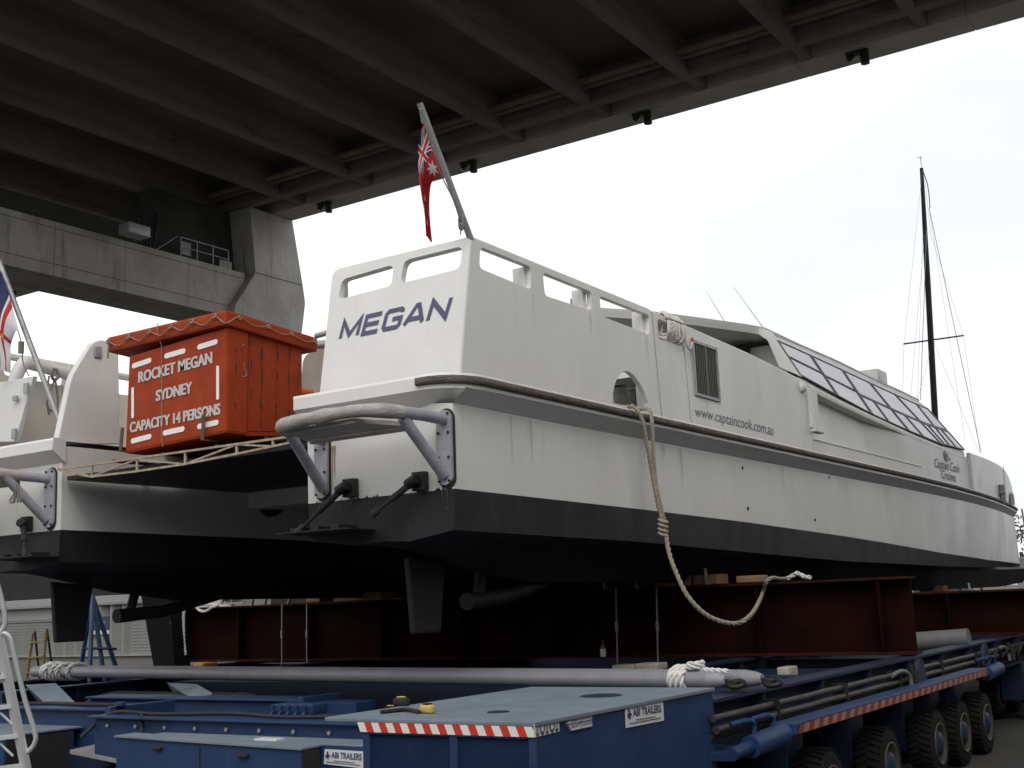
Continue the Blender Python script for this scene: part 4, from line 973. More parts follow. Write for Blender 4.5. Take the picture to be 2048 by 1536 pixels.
m.tube(spline([qr(108, 737, -.12), qr(103, 750, -.13), qr(109, 760, -.12), qr(117, 752, -.12), qr(112, 738, -.1)], 5), .02, 6)
m.tube(spline([qr(98, 752, -.12), qr(96, 772, -.12), qr(99, 784, -.12), qr(107, 766, -.12), qr(110, 758, -.12), qr(115, 790, -.12), qr(115, 812, -.12), qr(109, 824, -.12), qr(98, 818, -.12), qr(94, 806, -.12), qr(99, 790, -.12)], 6), .013, 6)
m.tube(spline([qr(96, 812, -.12), qr(97, 824, -.12), qr(100, 830, -.12)], 4), .013, 6)
tag(m.build('hanging_line', ROPED), 'thin grey line knotted on the port quarter rail', 'rope')
m = MB(); c0 = at(35, 968, X=8.0)
for k in range(4):
    dy = (-.10, -.03, .05, .11)[k]; m.tube(spline([c0, c0+Vector((0, dy*.4, -.09)), c0+Vector((-.01, dy, -.17)), c0+Vector((-.01, dy*.7, -.20)), c0+Vector((0, dy*.3, -.12))], 4), .009, 5)
tag(m.build('cord_knot', ROPED), 'small knotted cord dangling from the port stern bumper', 'rope')

# ================================================================== STEEL GIRDERS under the hulls
def girder(X, y0, y1, z0, z1, label, wf=.42):
    root = thing('steel_girder', label, 'girder', (X, (y0+y1)/2, z0), 'rusty red girders across the trailer')
    m = MB(); m.box((X-.012, y0, z0+.03), (X+.012, y1, z1-.03)); m.build('web', RUST, root)
    for z, t in ((z0, 1), (z1-.03, 1)):
        m = MB(); m.box((X-wf/2, y0, z), (X+wf/2, y1, z+.03)); m.build('flange', RUSTL, root)
    y = y0+.35; k = 0
    while y < y1:
        m = MB(); m.box((X-wf/2+.02, y-.012, z0+.03), (X-.012, y+.012, z1-.03)); m.build('stiffener', RUST, root); y += 1.55; k += 1
    return root
girder(14.9, 4.18, 16.9, 1.30, 2.215, 'long red-oxide I-beam across the trailer nearest the sterns')
girder(20.3, 3.2, 16.9, 1.30, 1.985, 'second dark red I-beam across the trailer further towards the bows')
girder(27.0, 3.2, 16.9, 1.30, 1.95, 'farthest dark red I-beam across the trailer near the bows')
for (x, y, z, sx, sy, sz, lb) in ((14.9, 6.78, 2.22, .36, .34, .13, 'pale timber packing block on the girder top left of the mooring rope'), (14.9, 7.25, 2.22, .36, .5, .13, 'long timber packer under the starboard keel'), (14.9, 6.20, 2.22, .34, .30, .09, 'small timber block on the girder top under the starboard chine'),
                                 (14.9, 12.7, 2.22, .36, .9, .12, 'long timber packer under the port keel'), (14.9, 13.7, 2.22, .34, .3, .10, 'small timber block beside the port keel'), (20.3, 7.1, 1.99, .36, .5, .22, 'timber block under the starboard keel on the second girder'), (20.3, 12.7, 1.99, .36, .5, .22, 'timber block under the port keel on the second girder'), (27., 7.1, 1.955, .36, .5, .12, 'timber block on the farthest girder')):
    m = MB(); m.box((x-sx/2, y-sy/2, z), (x+sx/2, y+sy/2, z+sz), bev=.012); tag(m.build('timber_block', TIMB), lb, 'timber block', 'timber blocks on the girders')
# tie rods with turnbuckles and a prop bracket at the port end of the first girder
for i, (u, lb) in enumerate(((614, 'left tie rod with turnbuckle standing on the near girder face'), (564, 'thin tie rod against the girder nearest the hanging white rope'), (1232, 'tie rod with turnbuckle beside the hanging bottle'), (1313, 'tie rod with turnbuckle below the starboard keel'))):
    a, c = at(u, 1208 if u < 1000 else 1175, X=14.6), at(u+(3 if u > 1000 else 0), 1330, X=14.6); m = MB(); m.tube([a, c], .012, 6); mid = a.lerp(c, .5); m.tube([mid+Vector((0, 0, .06)), mid-Vector((0, 0, .06))], .024, 8)
    tag(m.build('tie_rod', GALV), lb, 'tie rod', 'tie rods along the girder')
m = MB(); a = at(443, 1208, X=14.6)
m.bar(a, at(452, 1178, X=14.6), .05, .05); m.bar(at(450, 1178, X=14.6), at(463, 1179, X=14.6), .06, .04); m.bar(at(446, 1207, X=14.6), at(488, 1206, X=14.6), .03, .03)
tag(m.build('prop_bracket', GALV), 'galvanised prop bracket shaped like a crooked arm on the port end of the near girder', 'bracket')
for (u, v0, v1, du, lb) in ((465, 1198, 1211, 0, 'shortest pale upright clip right of the crooked prop bracket'), (504, 1194, 1211, 3, 'bright pair-leg clip standing between the prop bracket and the timber packer'), (530, 1190, 1209, 4, 'grey clip plate at the left end of the long timber packer'), (577, 1195, 1208, 3, 'grey clip plate in the middle of the long timber packer')):
    m = MB(); m.bar(at(u+du, v0, X=14.62), at(u, v1, X=14.62), .05, .02); tag(m.build('clip_plate', GALV), lb, 'clip', 'clip plates on the port end of the near girder')
for i, (u, v0, v1) in enumerate(((1210, 1160, 1176), (1274, 1151, 1175), (1346, 1136, 1170), (1413, 1136, 1168), (1940, 1166, 1180))):
    a, c = at(u, v1, X=14.66 if u < 1900 else 20.1), at(u-3, v0, X=14.66 if u < 1900 else 20.1); m = MB(); m.bar(a, c, .05, .02); m.bar(a+Vector((.0, 0, .0)), a+Vector((.2, 0, .0)), .05, .02)
    tag(m.build('chock_plate', GALV), ('thin grey chock plate left of the timber blocks', 'thin grey chock plate at the hull turn left of the rope', 'tall grey chock plate right behind the mooring rope', 'tall grey chock plate between two timber blocks', 'grey chock plate on the second girder')[i], 'chock', 'chock plates on the girders')
m = MB(); rope(m, [at(392, 1212, X=14.6), at(400, 1221, X=14.55), at(412, 1222, X=14.55), at(425, 1214, X=14.55), at(436, 1211, X=14.6), at(420, 1209, X=14.7), at(395, 1209, X=14.7), at(375, 1213, X=14.62), at(368, 1222, X=14.56), at(367, 1245, X=14.56), at(368, 1285, X=14.56), at(371, 1310, X=14.56)], .024)
tag(m.build('hanging_rope', ROPEW), 'white rope draped over the port end of the near girder', 'rope')
m = MB(); c0 = at(1207, 1318, X=14.2); m.lathe(c0, (0, 0, 1), [(0, 0), (0, .038), (.15, .038), (.19, .014), (.25, .013), (.25, 0)], 12); bt = m.build('bottle', BOTT)
m = MB(); m.lathe(c0+Vector((0, 0, .03)), (0, 0, 1), [(0, .0395), (.1, .0395)], 12); m.build('bottle_label', STICK, bt); tag(bt, 'small labelled bottle standing against the near girder', 'bottle')

# dark stained post left of the girder
m = MB(); a = [at(280, 1178, X=14.3), at(338, 1178, X=14.3), at(350, 1350, X=14.3), at(310, 1350, X=14.3)]; m.plate(a, [], (-1, 0, 0), .35)
tag(m.build('keel_prop', POSTM), 'tapering dark prop with pale green paint splashes under the port hull', 'prop')

# ================================================================== BLUE BOAT TRAILER
trailer = thing('boat_trailer', 'blue multi-wheeled self-propelled boat trailer carrying the ferry', 'trailer', (20, 9.9, 0))
def ibeam_x(y, x0, x1, z1, h, wf, m):
    m.box((x0, y-wf/2, z1-.025), (x1, y+wf/2, z1)); m.box((x0, y-.012, z1-h+.025), (x1, y+.012, z1-.025)); m.box((x0, y-wf/2, z1-h), (x1, y+wf/2, z1-h+.025))
for y in (4.25, 6.3, 13.4, 15.5):
    m = MB(); ibeam_x(y, 9.0, 34, 1.285, .42, .26, m)
    x = 10
    while x < 34: m.box((x-.01, y-.125, .90), (x+.01, y+.125, 1.255)); x += 1.45
    m.build('side_beam', BLUED, trailer)
for x in (9.4, 12.2, 15.2, 18.4, 22, 26, 30, 33.5):
    for ya, yb_ in ((4.4, 6.16), (13.55, 15.36)): m = MB(); m.box((x-.13, ya, .86), (x+.13, yb_, 1.24)); m.build('cross_member', BLUED, trailer)
for x in (11.6, 20.3, 27): m = MB(); m.box((x-.16, 6.44, .8), (x+.16, 13.26, 1.22)); m.build('cross_member', BLUED, trailer)
for ya, yb_ in ((4.4, 6.15), (13.55, 15.35)): m = MB(); m.box((9.5, ya, 1.10), (34, yb_, 1.14)); m.build('deck_plate', BLUED, trailer)
# hydraulic pipes and hoses along the side
for y, z, r in ((4.02, 1.165, .028), (4.0, 1.085, .030), (4.06, 1.02, .022)):
    m = MB(); pts = [(8.7+.5*k, y, z+.006*noise.noise(Vector((k*.7, y*9, 0)))) for k in range(52)]; m.tube(pts, r, 10); m.build('hydraulic_pipe', mat('pipe_grease', (.055, .05, .042), .6, var=.5, scale=7, stain=((.10, .09, .075), .6, 11, (1, 1, 1))), trailer)
x = 9.9
while x < 34:
    m = MB(); m.box((x, 3.965, 1.0), (x+.025, 4.12, 1.205)); m.build('pipe_clamp', DKMET, trailer); x += 1.75
for x in (13.5, 18.4, 23):
    m = MB(); m.tube(spline([(x-.35, 3.98, 1.17), (x-.1, 3.95, 1.2), (x+.1, 3.93, 1.14), (x+.12, 3.92, 1.0)], 5), .024, 8); m.build('hose', mat('hose_grey', (.20, .19, .165), .7, var=.3, scale=9), trailer)
    m = MB(); m.box((x+.25, 3.9, 1.0), (x+.40, 4.05, 1.17)); m.tube([(x+.32, 3.96, 1.17), (x+.32, 3.96, 1.24)], .04, 10); m.build('valve_block', DKMET, trailer)
for x in (13.95, 17.1): m = MB(); m.plate([Vector((x+.16+.12*math.cos(a), 3.93, 1.19+.10*math.sin(a))) for a in [math.pi*k/8 for k in range(9)]]+[Vector((x, 3.93, 1.02)), Vector((x+.32, 3.93, 1.02))], [], (0, -1, 0), .05); m.build('lug', BLUED, trailer)
rnd = random.Random(12)
for k in range(9):
    x = 17.0+k*.55; m = MB(); m.tube(spline([(x, 3.95, 1.04), (x+rnd.uniform(.1, .3), 3.88, 1.16+rnd.uniform(-.04, .05)), (x+rnd.uniform(.3, .6), 3.92, 1.08), (x+.7, 3.98, .95)], 5), rnd.choice((.012, .02)), 6); m.build('hose', BLACK, trailer)

# hazard rails
def hazard(x0, x1, y, z0, z1):
    m = MB(); m.hexa([(x0, y, z1-.09), (x1, y, z1-.09), (x1, y+.22, z1-.09), (x0, y+.22, z1-.09), (x0, y, z1), (x1, y, z1), (x1, y+.22, z1), (x0, y+.22, z1)]); r = m.build('side_rail', BLUE, trailer, bevel=.008)
    m = MB(); w_ = .115; x = x0+.03; k = 0; sl = .05; za, zb_ = z1-.082, z1-.014
    while x < x1-w_-.06:
        m.add([(x, y-.004, za), (x+w_, y-.004, za), (x+w_+sl, y-.004, zb_), (x+sl, y-.004, zb_)], [(0, 1, 2, 3)], k % 2); x += w_; k += 1
    m.build('hazard_stripes', [HAZRD, HAZWD], r)
hazard(9.62, 16.3, 3.72, .95, 1.045)
# axle cylinders with fittings at the rail end
for x in (8.85, 16.55):
    m = MB(); m.tube([(x, 3.80, .95), (x+.62, 3.78, .98)], .085, 14); m.tube([(x-.3, 3.82, .93), (x, 3.8, .95)], .05, 10)
    for dx in (.1, .5): m.tube(spline([(x+dx, 3.80, 1.03), (x+dx, 3.80, 1.11), (x+dx-.08, 3.82, 1.14), (x+dx-.2, 3.9, 1.12)], 4), .022, 8)
    m.build('hydraulic_cylinder', BLUE, trailer)
m = MB(); m.box((8.7, 3.9, .86), (9.2, 4.3, .92)); m.build('bracket_plate', BLUE, trailer)
# wheels
def wheel_proto():
    m = MB(); r = .37; w_ = .13
    prof = [(-w_, .22), (-w_-.004, .27), (-w_+.01, .335), (-w_+.04, r-.012), (w_-.04, r-.012), (w_-.01, .335), (w_+.004, .27), (w_, .22)]
    m.lathe((0, 0, 0), (0, 1, 0), prof, 40)
    for k in range(34):
        a = 2*math.pi*k/34
        for sgn in (-1, 1):
            aa = a+(math.pi/34 if sgn > 0 else 0); e = Vector((math.cos(aa), 0, math.sin(aa))); t = Vector((-math.sin(aa), 0, math.cos(aa)))
            y0, y1 = sgn*.012, sgn*(w_-.008); sw = .016; skew = t*.03
            lo, hi = r-.02, r+.008
            m.hexa([e*lo-t*sw+Vector((0, y0, 0)), e*lo+t*sw+Vector((0, y0, 0)), e*lo+t*sw+skew+Vector((0, y1, 0)), e*lo-t*sw+skew+Vector((0, y1, 0)), e*hi-t*sw+Vector((0, y0, 0)), e*hi+t*sw+Vector((0, y0, 0)), e*(hi-.012)+t*sw+skew+Vector((0, y1, 0)), e*(hi-.012)-t*sw+skew+Vector((0, y1, 0))])
    ty = m.build('wheel', TYRE, trailer); 
    m = MB(); m.lathe((0, 0, 0), (0, 1, 0), [(-w_+.0, .225), (-w_-.012, .225), (-w_-.012, .205), (-.05, .19), (-.04, .1), (-.09, .09)], 32)
    rim = m.build('rim', mat('rim_cream', (.075, .068, .055), .6, var=.3, scale=9), ty)
    m = MB(); m.lathe((0, 0, 0), (0, 1, 0), [(-.03, .15), (-.10, .14), (-.135, .115), (-.15, .07), (-.155, .0)], 24)
    for k in range(10): a = 2*math.pi*k/10; m.tube([(math.cos(a)*.125, -.09, math.sin(a)*.125), (math.cos(a)*.125, -.12, math.sin(a)*.125)], .012, 6)
    m.build('hub', BLUED, ty); return ty
wp = wheel_proto(); wl = []
x = 10.55
WX = [10.55, 12.25, 14.05, 15.15, 16.3, 20.4, 21.5, 23.2, 24.3, 26, 27.1]
first = True
for x in WX:
    for y in (3.92, 4.62, 14.9):
        o = wp if first else copy_tree(wp, trailer)
        first = False
        o.matrix_parent_inverse = Matrix.Translation(-Vector(trailer.location)); o.location = (x, y, .378)
for o in [c for c in trailer.children if c.name.startswith('wheel')]:
    for c in o.children: c.matrix_parent_inverse = Matrix.Identity(4)
for x in WX:
    for ya, yb_, yc_ in ((4.1, 4.45, 3.9), (14.2, 14.7, 14.6)):
        m = MB(); m.box((x-.2, ya, .30), (x+.2, yb_, .86)); m.box((x-.09, yc_, .32), (x+.09, yb_+.3, .44)); m.build('bogie_arm', BLUED, trailer, bevel=.015)
# ---- power pack
px0, px1, py0, py1, pz = 6.275, 8.81, 4.045, 5.40, 1.378
m = MB(); m.box((px0+.02, py0+.012, .42), (px1, py1, pz-.02)); m.build('power_pack', BLUE, trailer, bevel=.012)
pk = [c for c in trailer.children if c.name.startswith('power_pack')][-1]
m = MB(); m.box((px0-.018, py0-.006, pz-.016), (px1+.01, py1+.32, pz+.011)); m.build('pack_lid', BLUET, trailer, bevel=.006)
m = MB(); xf = px0+.016
m.box((px0-.012, py0+.006, pz-.09), (px0+.018, py1, pz-.0165)); 
for y in (py0+.03, (py0+py1)/2-.06, py1-.03): m.box((px0-.008, y-.03, .42), (px0+.018, y+.03, pz-.09))
m.box((px0-.006, py0+.006, .42), (px0+.018, py1, .5))
m.build('grille_frame', BLUE, pk, bevel=.006)
m = MB(); m.box((px0+.0215, py0+.05, .5), (px0+.03, py1-.05, pz-.09)); m.build('radiator_back', mat('radiator_dark', (.015, .025, .05), .7, var=.4, scale=4), pk)
m = MB(); st = .0150; y = py0+.06
while y < py1-.05: m.box((px0+.006, y-.0018, .5), (px0+.0095, y+.0018, pz-.09)); y += st
z = .505
while z < pz-.09: m.box((px0+.010, py0+.06, z-.0018), (px0+.0135, py1-.06, z+.0018)); z += st
m.build('wire_mesh', BLUE, pk)
m = MB(); yv = py1+.01; k = 0; w_ = .0595; sl = -.027; za, zb_ = pz-.0765, pz-.0155
while yv-w_ > py0-.01:
    m.add([(px0-.0165, yv+sl*0, za), (px0-.0165, yv-w_, za), (px0-.0165, yv-w_-sl*1, zb_), (px0-.0165, yv-sl*1, zb_)], [(0, 1, 2, 3)], k % 2); yv -= w_; k += 1
m.build('hazard_stripes', [HAZW, HAZR], pk)
yn = (0, -1, 0)
def ps(u, v): return at(u, v, Y=py0+.008)
def sticker(q, name='sticker', m_=STICK, lift=.004): 
    mm = MB(); mm.plate([p+Vector((0, -lift, 0)) for p in q], [], yn, .003); return mm.build(name, m_, pk)
m_ = sticker([ps(1067, 1475), ps(1118, 1463), ps(1117, 1440), ps(1067, 1449)], 'warning_label')
dz = MB(); dy_ = MB()
for k in range(5):
    u0 = 1069+k*9.7; vb = 1474-k*2.4; vt = 1449-k*1.8
    P = lambda a, t: ps(u0+a, lerp(vb, vt, t))+Vector((0, -.006, 0))
    if k in (0, 2, 4): dy_.add([P(1, .45), P(8, .45), P(4.5, .95)], [(0, 1, 2)]); dz.add([P(3.8, .52), P(5.2, .52), P(4.5, .8)], [(0, 1, 2)])
    else:
        c0 = P(4.5, .7); dz.tube([c0+Vector((.028*math.cos(a), 0, .028*math.sin(a))) for a in [2*math.pi*j/12 for j in range(12)]], .004, 5, closed=True)
    for t in (.12, .22, .32): dz.bar(P(1.5, t), P(7.5, t), .004, .002, up=Vector((0, 1, 0)))
dz.build('pictogram', NAVY, pk); dy_.build('pictogram', YEL, pk)
a = [ps(1130, 1446), ps(1140, 1436), ps(1184, 1425), ps(1185, 1453), ps(1140, 1463)]; sticker(a, 'direction_label')
m = MB(); 
for p, q in zip(a, a[1:]+a[:1]):
    c0 = sum(a, Vector())/5; i0, i1 = p.lerp(c0, .05)+Vector((0, -.007, 0)), q.lerp(c0, .05)+Vector((0, -.007, 0)); m.bar(i0, i1, .006, .002, up=Vector((0, 1, 0)))
m.bar(ps(1133, 1449)+Vector((0, -.007, 0)), ps(1183, 1439)+Vector((0, -.007, 0)), .005, .002, up=Vector((0, 1, 0))); m.bar(ps(1160, 1432)+Vector((0, -.007, 0)), ps(1160, 1457)+Vector((0, -.007, 0)), .005, .002, up=Vector((0, 1, 0))); m.build('label_border', NAVY, pk)
for txt, u0, v0, u1, v1 in (('AVANTI', 1140, 1445.5, 1158, 1441.5), ('EN AVANT', 1162, 1441, 1182, 1436.5), ('FRONT', 1141, 1457, 1158, 1453.5), ('ADELANTE', 1162, 1452.5, 1182, 1448)):
    text_mesh(txt, (ps(u0, v0), ps(u1, v1), ps(u1, v1-6.5), ps(u0, v0-6.5)), NAVY, 'lettering', pk, yn, .007, bold=.01)
def abi(q, nrm, par):
    """company board: kicking figure, name, two fine lines"""
    q = [Vector(p) for p in q]; nv = Vector(nrm)
    mm = MB(); mm.plate([p+nv*.004 for p in q], [], nrm, .003); bd = mm.build('name_board', STICK, par)
    def P(s, t): return q[0].lerp(q[1], s).lerp(q[3].lerp(q[2], s), t)
    text_mesh('ABI TRAILERS', (P(.18, .46), P(.93, .46), P(.93, .86), P(.18, .86)), NAVY, 'lettering', par, nrm, .007, bold=.03)
    for t, s0, s1 in ((.28, .22, .78), (.16, .06, .95)):
        text_mesh('boat transport and marine trailers' if t > .2 else 'transporters for boats of all sizes', (P(s0, t-.05), P(s1, t-.05), P(s1, t+.05), P(s0, t+.05)), GREYL, 'lettering', par, nrm, .007) if False else None
    mm = MB(); 
    for s0, t0, s1, t1, w_ in ((.08, .5, .10, .68, .05), (.10, .68, .075, .84, .035), (.10, .62, .15, .56, .03), (.07, .50, .12, .42, .03), (.045, .62, .06, .46, .02)):
        d = (P(s1, t1)-P(s0, t0)).length; mm.bar(P(s0, t0)+nv*.007, P(s1, t1)+nv*.007, (q[1]-q[0]).length*w_, .002, up=nv.cross(Vector((0, 0, 1))).cross(nv) if False else nv)
    for t, s0, s1 in ((.29, .25, .78), (.17, .08, .92)):
        k = 0; s = s0
        while s < s1-.03: ww = .02+.03*((k*7) % 5)/5; mm.bar(P(s, t)+nv*.007, P(min(s+ww, s1), t)+nv*.007, .006, .002, up=nv); s += ww+.012; k += 1
    mm.build('emblem', NAVY, par); return bd
abi([ps(1251, 1456), ps(1327, 1441), ps(1325, 1403), ps(1249, 1412)], yn, pk)
m = MB(); m.lathe((px0+.5, py0+.62, pz+.013), (0, 0, 1), [(0, .0), (0.001, .075), (.004, .07), (.003, 0)], 20); m.build('filler_cap', BLUED, pk)
m = MB(); m.lathe((px0+1.75, py0+.55, pz+.013), (0, 0, 1), [(0, .16), (.004, .15), (.002, 0)], 20); m.build('filler_cap', BLUED, pk)
# ---- aft frame on the port side of the power pack
def bq(u, v, X): return at(u, v, X=X)
m = MB(); m.box((7.72, 6.2, .80), (8.02, 10.0, 1.165)); m.box((7.66, 6.15, 1.166), (8.12, 10.05, 1.19)); m.build('rear_cross_beam', BLUE, trailer, bevel=.008)
m = MB()
for k in range(9): m.tube([(7.715, 6.6+.4*k, 1.10), (7.70, 6.6+.4*k, 1.10)], .018, 8)
m.build('bolts', GALV, trailer)
m = MB(); m.box((8.3, 10.1, .80), (8.6, 12.6, 1.17)); m.box((8.22, 10.05, 1.171), (8.68, 12.7, 1.195)); m.build('rear_cross_beam', BLUE, trailer, bevel=.008)
m = MB(); m.box((7.9, 10.0, .55), (8.7, 10.09, 1.25)); 
for k in range(6): m.box((7.86, 9.93, .6+k*.1), (8.1, 9.998, .63+k*.1))
m.tube([(8.0, 9.98, 1.25), (8.0, 9.98, 1.29)], .05, 10); m.build('end_plate', BLUE, trailer, bevel=.006)
# sloping gussets
def ramp(pts_, X, name='ramp_gusset'):
    top0, top1, bot1, bot0 = pts_
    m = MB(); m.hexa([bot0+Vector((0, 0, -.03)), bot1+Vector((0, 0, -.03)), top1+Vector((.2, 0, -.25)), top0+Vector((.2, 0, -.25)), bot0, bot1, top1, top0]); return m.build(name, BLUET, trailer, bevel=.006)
ramp([at(50, 1369, X=9.2), at(112, 1366, X=9.2), at(154, 1408, X=8.68), at(96, 1411, X=8.68)], 9)
ramp([at(333, 1365, X=9.9), at(394, 1368, X=9.9), at(424, 1385, X=9.4), at(376, 1391, X=9.4)], 9)
m = MB(); m.box((9.2, 8.0, .86), (9.5, 12.0, 1.2)); m.box((9.15, 8.6, 1.201), (9.55, 12.05, 1.225)); m.box((9.05, 8.55, .7), (9.6, 8.62, 1.26)); m.build('middle_cross_beam', BLUE, trailer, bevel=.008)
m = MB(); a = at(545, 1421, X=8.4); c = at(625, 1424, X=8.4)
m.box((8.4, c.y, a.z-.03), (8.6, a.y, a.z+.06), bev=.01)
for k in range(5): y = lerp(a.y, c.y, (k+.3)/5); m.tube([(8.38, y, a.z+.04), (8.36, y, a.z+.04)], .02, 8); m.hexa([(8.25, y-.01, a.z-.12), (8.4, y-.01, a.z-.12), (8.4, y+.01, a.z-.12), (8.25, y+.01, a.z-.12), (8.37, y-.01, a.z+.0), (8.4, y-.01, a.z), (8.4, y+.01, a.z), (8.37, y+.01, a.z)])
m.build('bolted_lug', BLUE, trailer)
m = MB()
for k in range(10): 
    y = 10.0+.22*k; m.tube(spline([(10.2, y, .9), (9.8, y+.1*math.sin(k), 1.18), (9.5, y+.3, 1.16), (9.3, y+.6, .95)], 5), .045, 8)
m.build('hose_bundle', BLACK, trailer)
# tool lockers
m = MB(); m.hexa([(7.15, 6.78, .5), (7.35, 6.78, .5), (7.35, 8.97, .5), (7.15, 8.97, .5), (7.15, 6.78, 1.035), (7.35, 6.78, 1.04), (7.35, 8.97, 1.07), (7.15, 8.97, 1.075)]); lk = m.build('tool_locker', BLUE, trailer, bevel=.006)
c0 = at(398, 1500, X=7.14)
for ya, yb_ in ((6.77, c0.y-.003), (c0.y+.003, 8.98)):
    za, zb_ = (lerp(1.038, 1.078, (y-6.77)/2.21) for y in (ya, yb_)); m = MB(); m.hexa([(7.13, ya, za), (7.36, ya, za+.002), (7.36, yb_, zb_+.002), (7.13, yb_, zb_), (7.13, ya, za+.014), (7.36, ya, za+.016), (7.36, yb_, zb_+.016), (7.13, yb_, zb_+.014)]); m.build('locker_lid', BLUET, lk)
m = MB(); m.box((7.142, c0.y-.004, .5), (7.149, c0.y+.004, 1.03)); m.build('door_gap', BLACK, lk)
for (u, v) in ((315, 1496), (487, 1511)):
    m = MB(); c1 = at(u, v, X=7.14); m.box((7.115, c1.y-.055, c1.z-.012), (7.149, c1.y+.055, c1.z+.012), bev=.004); m.build('handle', BLACK, lk)
m = MB(); m.box((7.16, 6.768, .5), (7.345, 6.777, 1.03)); m.build('locker_end', BLACK, lk)
m = MB(); m.box((7.365, 6.04, .5), (7.68, 8.96, 1.045)); rb_ = m.build('rear_panel', BLUE, trailer)
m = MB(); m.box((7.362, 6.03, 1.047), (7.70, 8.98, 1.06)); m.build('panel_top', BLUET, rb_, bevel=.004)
m = MB(); m.box((7.4, 7.3, 1.061), (7.5, 7.55, 1.075)); m.build('paper_scrap', STICK, rb_)
abi([at(648, 1528, X=7.36), at(730, 1537, X=7.36), at(730, 1503, X=7.36), at(650, 1498, X=7.36)], (-1, 0, 0), rb_)
m = MB(); m.box((7.4, 10.95, .4), (8.2, 13.0, .995), bev=.008); lk2 = m.build('tool_locker', BLUE, trailer)
m = MB(); m.box((7.38, 10.93, .997), (8.28, 13.02, 1.012)); m.build('locker_lid', BLUET, lk2)
m = MB(); m.box((7.42, 10.935, .4), (8.15, 10.948, .97)); m.build('locker_end', BLACK, lk2)
m = MB(); a, c = at(140, 1500, X=7.7), at(240, 1520, X=7.7); m.hexa([Vector((7.7, a.y, a.z-.035)), Vector((7.7, c.y, c.z-.035)), Vector((8.0, c.y, c.z-.035)), Vector((8.0, a.y, a.z-.035)), Vector((7.7, a.y, a.z)), Vector((7.7, c.y, c.z)), Vector((8.0, c.y, c.z+.02)), Vector((8.0, a.y, a.z+.02))]); m.build('step_tray', GALV, trailer)
m = MB(); m.box((7.75, 9.0, .35), (8.0, 10.0, .7)); m.build('tray_box', BLUE, trailer)
m = MB(); m.box((8.1, 6.1, .45), (8.15, 15, .8)); m.build('inner_plate', BLUED, trailer)
m = MB(); m.box((9.9, 6.4, .3), (9.95, 13.3, 1.0)); m.build('inner_plate', BLUED, trailer)

for k, pts in enumerate((((7.9, 6.3, 1.2), (7.95, 6.9, 1.21), (7.82, 7.6, 1.205), (7.95, 8.4, 1.21), (7.8, 9.2, 1.205), (7.85, 9.9, 1.2), (7.6, 10.05, 1.0)), ((7.78, 9.4, 1.21), (7.7, 9.3, 1.1), (7.62, 9.2, .8)), ((8.5, 10.3, 1.21), (8.42, 11.0, 1.215), (8.5, 11.7, 1.21), (8.4, 12.4, 1.21)), ((7.72, 6.2, 1.24), (7.85, 6.6, 1.215), (8.0, 6.75, 1.21), (8.3, 6.9, 1.0)), ((8.62, 9.6, 1.0), (8.7, 9.0, 1.12), (8.8, 8.2, .98), (8.7, 7.4, 1.1), (8.8, 6.6, 1.0)))):
    m = MB(); m.tube(spline(pts, 8), (.018, .014, .022, .012, .03)[k], 8); m.build('hose', BLACK, trailer)
# things lying on the trailer
m = MB(); s0, s1 = Vector((9.62, 4.45, 1.385)), Vector((11.1, 15.75, 1.385)); d = (s1-s0).normalized()
for nm, off, y_ex, lb in (('spar', Vector((0, 0, 0)), 0, 'near grey steel tube laid across the trailer behind the power pack'), ('spar', Vector((.17, -.25, .0)), .3, 'far grey steel tube lashed beside the nearer tube')):
    m = MB(); a, c = s0+off, s1+off; k = 40
    m.tube([a.lerp(c, i/k) for i in range(k+1)], .075, 18); sp = m.build(nm, mat('spar_grey', (.27, .27, .295), .45, var=.15, scale=7, stain=((.30, .29, .29), .62, 12, (1, 1, 1)), bump=.08, bscale=50)); tag(sp, lb, 'steel tube', 'grey tubes laid across the trailer')
    m = MB(); e0 = a-d*.04; m.tube([a, a-d*.10, a-d*.16], [.075, .06, .04], 14); m.build('tube_end', mat('spar_end', (.34, .33, .36), .5, var=.3, scale=10), sp)
    m = MB(); c0 = a-d*.26; m.tube([c0+Vector((0, 0, -.03))+(d*.065*math.cos(t_)+Vector((.93, 0, .36)).normalized()*.055*math.sin(t_)) for t_ in [2*math.pi*j/14 for j in range(14)]], .024, 8, closed=True); m.bar(a-d*.14, c0+Vector((0, 0, -.03)), .04, .03); m.build('eye_fitting', DKMET, sp)
m = MB()
def lash(mb, pos, n, rad, r, sp=.05):
    for k in range(n):
        c0 = s0.lerp(s1, pos)+d*(k*sp)+Vector((.06, -.06, .0)); e1 = Vector((0, 0, 1)); e2 = d.cross(e1)
        rope(mb, [c0+e2*(rad*1.9*math.cos(a))+e1*(rad*1.15*math.sin(a)) for a in [2*math.pi*j/10 for j in range(10)]], r, closed=True, sm=4)
lash(m, .025, 3, .085, .03, .055); c0 = s0.lerp(s1, .012)+Vector((.02, 0, .09)); rope(m, [c0+Vector((.05*math.cos(a), .06*math.sin(a), .02*a/6+.01)) for a in [.7*j for j in range(18)]], .025); rope(m, [c0, c0-d*.18+Vector((0, 0, -.01)), c0-d*.3+Vector((.03, 0, -.02))], .02)
tag(m.build('rope_lashing', ROPEW), 'white rope lashing round the starboard end of the grey tubes', 'rope')
m = MB(); lash(m, .965, 2, .09, .035, .07)
for pos in (.91, .935, .95): lash(m, pos, 1, .088, .03)
tag(m.build('rope_lashing', ROPEW), 'cream rope lashing round the far port end of the grey tubes', 'rope')
